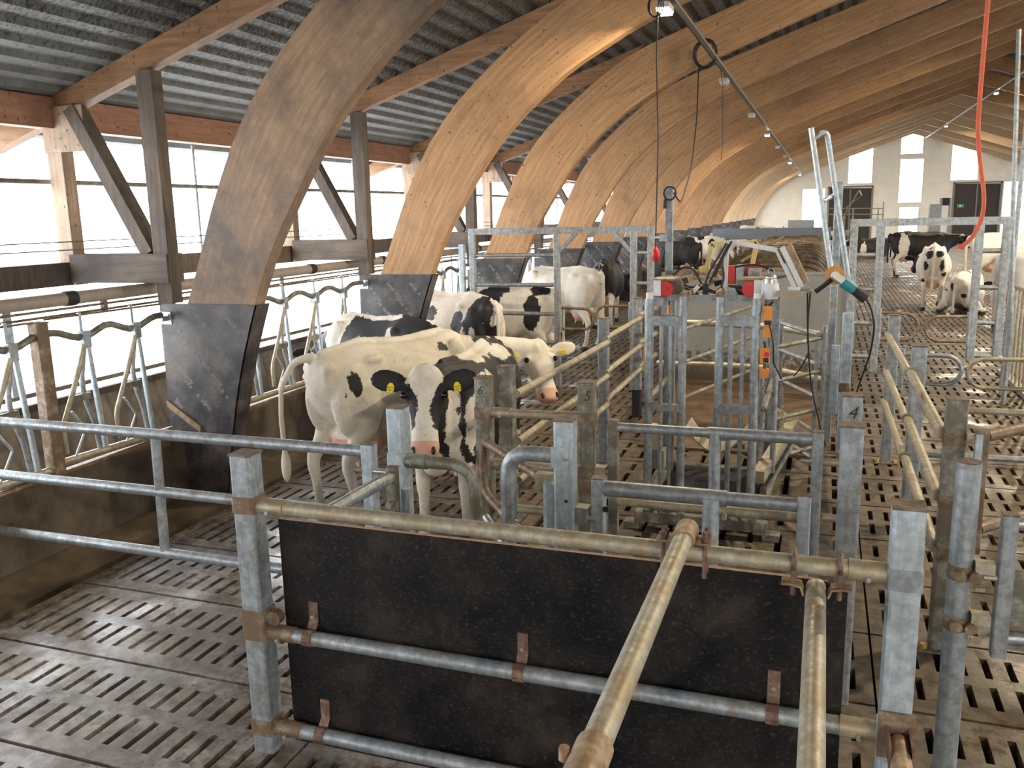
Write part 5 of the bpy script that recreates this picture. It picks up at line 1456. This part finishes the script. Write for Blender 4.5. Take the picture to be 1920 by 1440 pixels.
    if fine:
        for s in (-1, 1):
            MB().ball(hp(0.295, s*0.137, 0.026), 0.0245, 14, 10).build('eye', 'cow_eye', c)
            RM = Matrix((side, d, up)).transposed()
            MB().ball(hp(0.945, s*0.066, 0.020), (0.017, 0.030, 0.020), 12, 8, RM @ Matrix.Rotation(s*0.5, 3, 'Y')).build('nostril', 'nostril', c)
        if tags:
            for s in (-1, 1):
                E = (side*s*0.93 - d*0.05 + up*0.12 + U*0.08).normalized()
                T = (up - E*up.dot(E)).normalized(); V = E.cross(T)
                V = -V if V.dot(U) > 0 else V       # V hangs down
                ec = hp(0.15, s*0.11, 0.06)+E*0.115+T*0.034+V*0.045
                RM = Matrix((E*0.78, V*0.78, T)).transposed()
                tm = MB()
                poly = [(-0.012, -0.04), (0.012, -0.04), (0.030, -0.012), (0.030, 0.042), (-0.030, 0.042), (-0.030, -0.012)]
                vs = [ec+RM @ Vector((x, y, z)) for z in (-0.0025, 0.0025) for x, y in poly]
                tm.add(vs, [(0, 1, 2, 3, 4, 5), (6, 7, 8, 9, 10, 11)]+[(i, (i+1) % 6, 6+(i+1) % 6, 6+i) for i in range(6)])
                tg = tm.build('ear_tag', 'yellow_tag', c)
                ik = MB()
                for row, yy, hh in ((0, 0.0, 0.014), (1, 0.024, 0.018)):
                    for q in range(4):
                        x = -0.021+q*0.014
                        for (dx, dy, w, hgt) in (((0, 0, 0.009, 0.003), (-0.003, hh*0.4, 0.003, hh*0.8), (0, hh*0.85, 0.009, 0.003)) if (q+row) % 2 else ((0.003, hh*0.4, 0.003, hh), (0, 0, 0.008, 0.003), (0, hh*0.42, 0.008, 0.003))):
                            ik.box(ec+RM @ Vector((x+dx, yy-0.006+dy, 0.003)), (w, hgt, 0.001), RM)
                ik.build('tag_print', 'tag_ink', tg)['kind'] = 'stuff'
    return c
def face_blaze(x, t, z):
    """black sides, wide white blaze, white muzzle, black ears"""
    w = 0.135 if t < 0.14 else (0.125-0.42*(t-0.14) if t < 0.29 else (0.060-0.04*(t-0.29) if t < 0.66 else 0.046+(t-0.66)*0.8))
    v = w-abs(x)
    if t > 0.76: v = max(v, (t-0.76)*0.7)
    if z < -0.13 and t < 0.7: v = -0.05
    if abs(x) > 0.15: v = -0.2
    return v*0.9
def face_white(x, t, z):
    v = 0.3
    if abs(x) > 0.15: v = min(v, 0.06+abs(t-0.05)*0.6)
    return v
def face_black(x, t, z): return max(-0.1, 0.035-abs(x)-0.12*(t-0.2)) if t < 0.5 else -0.1

H2 = Vector((0.34, 0.94, 0))
def wl(origin, h, p, s=1.0):
    """world point to cow coordinates"""
    h = Vector(h).normalized(); l = Vector((-h.y, h.x, 0)); q = Vector(p)-Vector((origin[0], origin[1], 0))
    return Vector((q.dot(h)/s, q.dot(l)/s, q.z/s))

# 1: black-faced cow looking at the camera
o1, h1, s1 = (-2.58, 6.10), (0.05, -1, 0), 0.97
make_cow('black-and-white cow facing us with a white blaze, pink nose and yellow ear tags', o1, h1, s1, 0.0125,
    base='black', patches=[((-0.12, 0.02, 1.39), (0.40, 0.15, 0.085)), ((-0.50, 0.16, 1.36), (0.24, 0.12, 0.10)), ((0.22, 0.24, 1.27), (0.20, 0.05, 0.04)), ((0.75, 0.17, 0.95), (0.10, 0.05, 0.36)), ((0.60, 0.27, 0.90), (0.09, 0.07, 0.30)), ((0.70, 0.0, 0.62), (0.22, 0.13, 0.30)),
                           ((0.55, 0.16, 0.30), (0.2, 0.1, 0.45)), ((0.55, -0.16, 0.30), (0.2, 0.1, 0.45)), ((0.78, -0.16, 0.95), (0.07, 0.045, 0.38)), ((-0.66, 0.17, 0.3), (0.3, 0.1, 0.4)), ((-0.66, -0.17, 0.3), (0.3, 0.1, 0.4)), ((0.45, 0.30, 1.15), (0.22, 0.10, 0.05)), ((0.0, 0, 0.5), (0.5, 0.2, 0.12))],
    poll=wl(o1, h1, (-2.40, 4.98, 1.42), s1), muzzle=wl(o1, h1, (-2.345, 4.80, 0.90), s1), face=face_blaze, fine=True, tags=True, feet=(0.05, -0.05, 0.05, -0.05))
# 2: big white cow
o2, h2 = (-3.36, 6.45), (0.34, 0.94, 0)
make_cow('big white cow with small black spots on her thigh, standing behind the black-faced cow', o2, h2, 1.0, 0.0135,
    patches=[((-0.66, 0.20, 1.10), (0.055, 0.12, 0.09)), ((-0.66, -0.235, 1.13), (0.055, 0.12, 0.085)), ((-0.76, -0.2, 1.02), (0.02, 0.08, 0.05)), ((0.35, -0.2, 1.28), (0.07, 0.2, 0.035)), ((0.82, -0.14, 1.24), (0.06, 0.12, 0.10)), ((1.06, -0.22, 1.24), (0.10, 0.16, 0.14)), ((0.90, -0.12, 1.32), (0.05, 0.10, 0.10)), ((1.02, -0.36, 1.0), (0.06, 0.08, 0.08)), ((0.45, -0.3, 0.9), (0.03, 0.05, 0.03))],
    poll=wl(o2, h2, (-2.46, 7.55, 1.225)), muzzle=wl(o2, h2, (-2.24, 7.24, 0.775)), face=face_white, fine=True, tags=True, feet=(0, 0.08, 0.03, -0.08), udder=1.3,
    tail=[(-0.84, 0, 1.36), (-0.97, 0.10, 1.32), (-1.03, 0.20, 1.12), (-1.02, 0.24, 0.85), (-1.0, 0.25, 0.55)])
LOWH = dict(poll=(1.22, 0, 0.98), muzzle=(1.50, 0, 0.56))
make_cow('black cow with a white shoulder feeding at the barrier behind the big white cow', (-4.453, 8.23), (-1, 0.40), 0.96, 0.019,
    base='black', patches=[((0.62, 0.1, 1.2), (0.25, 0.35, 0.5)), ((0.05, 0.0, 1.39), (0.5, 0.07, 0.06)), ((-0.36, 0.25, 1.2), (0.05, 0.12, 0.30)), ((0.1, 0.3, 1.0), (0.05, 0.10, 0.16)), ((-0.6, 0.1, 0.4), (0.5, 0.3, 0.35)), ((0.55, 0.1, 0.3), (0.3, 0.3, 0.4))], face=face_black, **LOWH)
make_cow('white cow with round black patches and a black rump, beside the second arch foot', (-4.49, 10.306), (-1, 0.62), 1.0, 0.019,
    patches=[((0.12, 0.30, 1.17), (0.12, 0.12, 0.10)), ((-0.42, 0.25, 1.05), (0.12, 0.12, 0.16)), ((-0.74, 0.12, 1.22), (0.16, 0.2, 0.2)), ((-0.80, 0.1, 0.95), (0.09, 0.22, 0.25)), ((-0.62, 0.28, 1.08), (0.06, 0.1, 0.14))], face=face_black, **LOWH)
make_cow('white cow with big black side patches standing behind the left tall gate frame', (-4.37, 11.94), (-1, 0.05), 0.95, 0.02,
    patches=[((0.25, 0.25, 1.05), (0.26, 0.3, 0.45)), ((0.10, 0.1, 1.36), (0.18, 0.3, 0.10)), ((-0.52, 0.28, 1.05), (0.13, 0.16, 0.30)), ((-0.60, 0.05, 1.36), (0.14, 0.14, 0.10)), ((0.7, 0.1, 1.3), (0.2, 0.3, 0.2))], face=face_black, **LOWH)
make_cow('creamy white cow with bony hips and no patches, beyond the left tall gate frame', (-4.389, 14.98), (-1, 0.5), 1.02, 0.022, patches=[], face=face_white, **LOWH)
make_cow('black cow with white hind legs seen from behind, beside the plywood-clad arch feet', (-4.33, 18.1), (-0.12, 1), 1.0, 0.022,
    base='black', patches=[((-0.68, 0.17, 0.45), (0.3, 0.12, 0.42)), ((-0.68, -0.17, 0.40), (0.3, 0.12, 0.36)), ((-0.85, 0.0, 1.33), (0.10, 0.03, 0.03)), ((0.55, 0, 0.3), (0.3, 0.3, 0.4)), ((-0.95, 0, 0.9), (0.05, 0.05, 0.3))], face=face_black, poll=(1.1, -0.25, 1.05), muzzle=(1.35, -0.4, 0.65))
make_cow('all-black cow with a tan belly standing behind the tall post with the plug', (-4.55, 28.1), (-1, 0.18), 1.0, 0.03, base='black', patches=[((0.0, 0, 0.55), (0.5, 0.25, 0.14)), ((-0.72, 0.1, 0.3), (0.08, 0.25, 0.35))], face=face_black, **LOWH)
make_cow('white cow with a large black patch on the hip, next after the all-black cow', (-4.35, 32.6), (-1, 0.1), 1.0, 0.03, patches=[((-0.55, 0.25, 1.15), (0.12, 0.2, 0.2)), ((0.35, 0.2, 1.2), (0.3, 0.3, 0.25)), ((-0.1, 0.0, 1.35), (0.15, 0.3, 0.1))], face=face_black, **LOWH)
make_cow('white cow with several round black spots in the far feeding row', (-4.3, 37.5), (-1, 0.1), 1.0, 0.035, patches=[((-0.55, 0.25, 1.2), (0.10, 0.2, 0.12)), ((0.1, 0.3, 1.1), (0.15, 0.2, 0.15)), ((0.5, 0.2, 1.2), (0.2, 0.3, 0.25))], face=face_black, **LOWH)
make_cow('white cow with a black rump standing high in the far feeding row', (-3.95, 43.0), (0.9, 0.35), 1.02, 0.035, patches=[((0.55, -0.1, 1.15), (0.25, 0.4, 0.35)), ((-0.2, -0.2, 1.1), (0.15, 0.3, 0.2)), ((-0.75, 0, 1.2), (0.12, 0.25, 0.2))], face=face_black)
make_cow('last white cow of the feeding row, with a dark eye patch', (-3.9, 52.0), (1, 0.1), 1.0, 0.04, patches=[((0.3, -0.2, 1.2), (0.12, 0.3, 0.12))], face=face_white)
# right-hand alley
make_cow('black cow with a white hind leg standing broadside in the right alley', (3.05, 32.2), (1, 0.12), 1.06, 0.03, base='black', patches=[((-0.52, -0.2, 1.0), (0.16, 0.3, 0.40)), ((-0.60, -0.1, 0.4), (0.3, 0.3, 0.4)), ((0.55, 0, 0.2), (0.3, 0.3, 0.35))], face=face_black, udder=1.1)
make_cow('white cow with black spots round her tail, seen from behind in the right alley', (2.45, 22.5), (0.10, 1), 1.05, 0.02,
    patches=[((-0.86, 0.10, 1.22), (0.14, 0.10, 0.08)), ((-0.84, -0.10, 1.24), (0.14, 0.09, 0.08)), ((-0.82, 0.16, 1.02), (0.12, 0.035, 0.13)), ((-0.80, -0.15, 0.98), (0.12, 0.06, 0.13)), ((-0.75, 0.10, 1.35), (0.06, 0.05, 0.05)), ((-0.72, -0.2, 0.8), (0.1, 0.06, 0.05)), ((-0.7, 0.2, 0.66), (0.1, 0.04, 0.05)), ((-0.4, -0.3, 1.1), (0.08, 0.1, 0.08))], face=face_black, udder=1.2, poll=(1.2, 0.3, 1.1), muzzle=(1.45, 0.45, 0.75), feet=(0, 0, 0.06, -0.04))
make_cow('cream cow standing broadside behind the white cow with the spotted rump', (4.75, 26.6), (1, -0.06), 1.12, 0.028, patches=[], face=face_white, udder=1.0)
make_cow('pale cow with a pink udder, hind end behind the bars of the right tall frame', (3.72, 19.75), (0.45, 0.9), 1.08, 0.024, patches=[((-0.05, 0.3, 1.0), (0.03, 0.05, 0.03))], face=face_white, udder=1.25)
make_cow('white spotted cow lying down between the spotted standing cow and the pale cow', (3.02, 21.6), (0.35, 1), 1.0, 0.024, lying=True,
    patches=[((-0.86, 0.06, 1.12), (0.12, 0.05, 0.09)), ((-0.80, -0.14, 0.95), (0.12, 0.05, 0.05)), ((-0.60, 0.2, 1.25), (0.10, 0.2, 0.09)), ((-0.30, 0.15, 1.30), (0.08, 0.2, 0.10)), ((-0.75, 0.15, 1.05), (0.06, 0.2, 0.05)), ((0.2, 0.1, 1.3), (0.1, 0.3, 0.12))], poll=(1.1, 0, 0.62), muzzle=(1.4, 0.0, 0.35), face=face_black)
make_cow('black-and-white cow lying far down the right alley', (2.1, 44.0), (-0.9, -0.4), 1.0, 0.04, lying=True, base='black', patches=[((0.5, 0, 0.9), (0.2, 0.4, 0.4))], poll=(1.15, 0, 0.85), muzzle=(1.45, 0.0, 0.6), face=face_black)
make_cow('white cow with black patches lying on the raised far cubicle bed', (-0.9, 44.6), (1, -0.1), 1.0, 0.04, lying=True, patches=[((-0.5, -0.2, 1.1), (0.15, 0.3, 0.2)), ((0.2, -0.2, 1.1), (0.12, 0.3, 0.2))], poll=(1.15, 0, 0.85), muzzle=(1.45, 0.0, 0.6), face=face_black, dz=0.27)
make_cow('plain white cow lying on the raised far cubicle bed', (-0.4, 48.5), (1, 0.1), 1.0, 0.04, lying=True, patches=[], poll=(1.15, 0, 0.85), muzzle=(1.45, 0.0, 0.6), face=face_white, dz=0.27)

# ================================================================== OVERHEAD: conduits, lamps, cables
def lamp(parent_x, y, z, on, label, power, group=None, light_name='lamp_light'):
    t = thing('ceiling_lamp', label, 'lamp', group, (parent_x, y, z))
    MB().box((0, 0, 0.01), (0.13, 0.30, 0.05)).build('housing', 'lamp_housing', t)
    MB().box((0, 0, -0.025), (0.11, 0.27, 0.03)).build('diffuser', 'lamp_glow' if on else 'lamp_off', t)
    MB().tube([(0.0, 0, 0.03), (0.0, 0, 0.12)], 0.008, 6).build('hanger', 'conduit', t)
    if on:
        l = bpy.data.lights.new(light_name, 'AREA'); l.shape = 'RECTANGLE'; l.size = 0.12; l.size_y = 0.28
        l.energy = power; l.color = (1.0, 0.84, 0.60)
        lo = ob(light_name, l, t); lo.location = (0, 0, -0.05)
LP = 85
t = thing('cable_conduit', 'dark cable conduit running under the arches with lamps hung along it', 'conduit')
MB().box2((-1.53, YREAR, 4.40), (-1.47, YEND-0.1, 4.43)).build('tray', 'conduit', t)
MB().tube([(-1.54, YREAR, 4.415), (-1.54, YEND-0.1, 4.415)], 0.012, 6).build('cable', 'black_cable', t)
for i in range(13):
    y = 8.95+5.34*(i-2); on = (i-2) % 3 == 0
    lamp(-1.56, y, 4.32, on, 'glowing lamp on the conduit under the arches' if on else 'unlit lamp box on the conduit under the arches', LP*0.6, 'lit lamps on the arch conduit' if on else 'unlit lamps on the arch conduit')
t = thing('cable_conduit', 'pale cable conduit high under the ridge with lit lamps', 'conduit')
MB().box2((5.67, YREAR, 6.408), (5.73, YEND-0.1, 6.447)).build('tray', 'galv', t)
for i in range(5):
    y = -5.5+14.2*i
    # the row seen under the ridge at 37 and 51 m runs on over the camera, out of the picture
    lamp(5.70, y, 6.33, True, 'glowing lamp on the conduit under the ridge', LP*4.2, 'lit lamps on the ridge conduit', 'ridge_lamp_light' if y > 30 else 'ridge_lamp_light_offscreen')
t = thing('cable_conduit', 'dark cable conduit under the arches on the far side of the ridge', 'conduit')
MB().box2((2*XR+1.47, YREAR, 4.40), (2*XR+1.53, YEND-0.1, 4.43)).build('tray', 'conduit', t)
for i in range(5):
    lamp(2*XR+1.5, -7.0+15.9*i, 4.32, False, 'unlit lamp box on the conduit beyond the ridge', 0, 'unlit lamps beyond the ridge')

# hanging cables
t = thing('pendant_cable', 'black cable hanging from the conduit with a red emergency pull at its end', 'cable')
Y = 8.6
p0 = PY(1233, 25, Y); p1 = PY(1231, 110, Y); p2 = PY(1234, 260, Y); p3 = PY(1229, 465, Y)
MB().tube([(-1.55, Y, 4.41), p0, p1, p2, p3], 0.007, 6).build('cord', 'black_cable', t)
MB().ball(PY(1230, 478, Y), (0.042, 0.042, 0.075), 14, 10).build('pull_handle', 'red_plastic', t)
MB().cone(PY(1229, 462, Y), PY(1230, 472, Y), 0.012, 0.03, 10).build('handle_neck', 'red_plastic', t)
cc = PY(1228, 14, Y)
for k in range(3):
    MB().tube([cc+Vector(((0.05+0.012*k)*math.cos(a_), 0.02*k, 0.10*math.sin(a_)+0.02)) for a_ in [i*math.pi/9 for i in range(18)]], 0.006, 6, closed=True).build('coil', 'black_cable', t)
t = thing('power_cable', 'black cable coiled on the conduit, drooping to the tall post with the plug', 'cable')
Y = 12.6
cc = PY(1322, 101, Y)
for k in range(3):
    MB().tube([cc+Vector(((0.155-0.008*k)*math.cos(a_), 0.03*k, (0.19-0.01*k)*math.sin(a_))) for a_ in [i*math.pi/12 for i in range(24)]], 0.014, 8, closed=True).build('coil', 'black_cable', t)
pts = [PY(1310, 126, 12.6), PY(1307, 220, 11.5), PY(1296, 320, 9.8), PY(1276, 383, 8.6), PY(1264, 362, 8.2)]
MB().tube(rounded(pts, 0.5, 6), 0.008, 6).build('drop_lead', 'black_cable', t)
MB().tube([cc+Vector((0.1, 0, 0.17)), (-1.54, 12.6, 4.41)], 0.008, 6).build('tie', 'black_cable', t)
t = thing('power_cable', 'thin brown cable hanging straight down from the conduit beside the big coil', 'cable')
MB().tube([(-1.54, 13.6, 4.41), PY(1355, 160, 13.6), PY(1355, 270, 13.6), PY(1352, 300, 13.6)], 0.006, 6).build('cord', 'cable_brown', t)
t = thing('safety_rope', 'orange-red rope hanging from the roof in front of the right tall frame', 'rope')
Y = 5.2
rp = [PY(1858, -60, Y), PY(1850, 30, Y), PY(1838, 170, Y), PY(1832, 260, Y), PY(1846, 370, Y), PY(1842, 410, Y), PY(1822, 448, Y), PY(1800, 464, Y)]
top = Vector((rp[0].x+0.01, Y, zroof(rp[0].x)-0.02))
MB().tube(rounded([top]+rp, 0.3, 5), 0.011, 8).build('rope_body', 'rope_orange', t)
MB().cone(PY(1806, 462, Y), PY(1796, 463, Y), 0.016, 0.010, 8).build('rope_end', 'rope_orange', t)

# ================================================================== SMALL THINGS BY THE FAR GABLE
t = thing('exit_sign', 'small green and white exit sign on the right-hand dark gable door', 'sign')
p = PY(1801, 386, YEND-0.05); MB().box2((p.x-0.18, YEND-0.04, p.z-0.1), (p.x+0.18, YEND+0.03, p.z+0.1)).build('sign_board', 'exit_green', t)
MB().box2((p.x-0.06, YEND-0.05, p.z-0.06), (p.x+0.02, YEND-0.04, p.z+0.06)).build('sign_figure', 'white_paint', t)
t = thing('far_railing', 'thin grey railing in front of the left dark gable door', 'railing')
Y = 56.0
for x in (1553, 1600, 1647, 1657): p = PY(x, 378 if x == 1657 else 390, Y); MB().tube([(p.x, Y, 0), (p.x, Y, p.z)], 0.04, 8).build('railing_post', GD, t)
for y in (391, 402): MB().tube([PY(1553, y, Y), PY(1657, y, Y)], 0.03, 8).build('railing_bar', GD, t)
t = thing('feed_hoist', 'spindly grey hoist arm with an orange tip before the left dark gable door', 'hoist')
MB().tube([PY(1583, 405, 48), PY(1611, 357, 48)], 0.04, 8).build('hoist_arm', GD, t); MB().tube([PY(1611, 357, 48), PY(1616, 366, 48)], 0.03, 8).build('hoist_tip', 'yellow_paint', t)
MB().tube([PY(1583, 405, 48), (PY(1583, 405, 48).x, 48, 0)], 0.05, 8).build('hoist_foot', GD, t); MB().tube([PY(1586, 390, 48), PY(1616, 366, 48)], 0.025, 8).build('hoist_stay', GD, t)
t = thing('feed_station', 'grey cabinet and black hopper of a feeding station left of the right gable door', 'machine')
Y = 50.0
a = PY(1744, 383, Y); b = PY(1760, 407, Y); MB().box2((a.x, Y, 0), (b.x, Y+0.6, a.z)).build('cabinet', GV, t)
a = PY(1768, 371, Y); b = PY(1780, 385, Y); MB().box2((a.x, Y, b.z), (b.x, Y+0.5, a.z)).build('hopper', 'black_rubber', t)
for x in (1765, 1782): p = PY(x, 371, Y); MB().box2((p.x-0.06, Y, 0), (p.x+0.06, Y+0.1, p.z)).build('station_post', GV, t)
for k in range(3):
    Y = 27.0+9*k
    t = thing('far_fence', ['thin three-wire railing beside the far feeding row, nearer stretch', 'thin three-wire railing beside the far feeding row, middle stretch', 'thin three-wire railing beside the far feeding row, last stretch'][k], 'railing')
    for z in (0.5, 0.85, 1.2): MB().tube([(-2.25, Y, z), (-2.25, Y+8.6, z)], 0.02, 6).build('railing_bar', GD, t)
    for y in (Y, Y+4.3, Y+8.6): MB().box2((-2.29, y-0.04, 0), (-2.21, y+0.04, 1.3)).build('railing_post', GD, t)
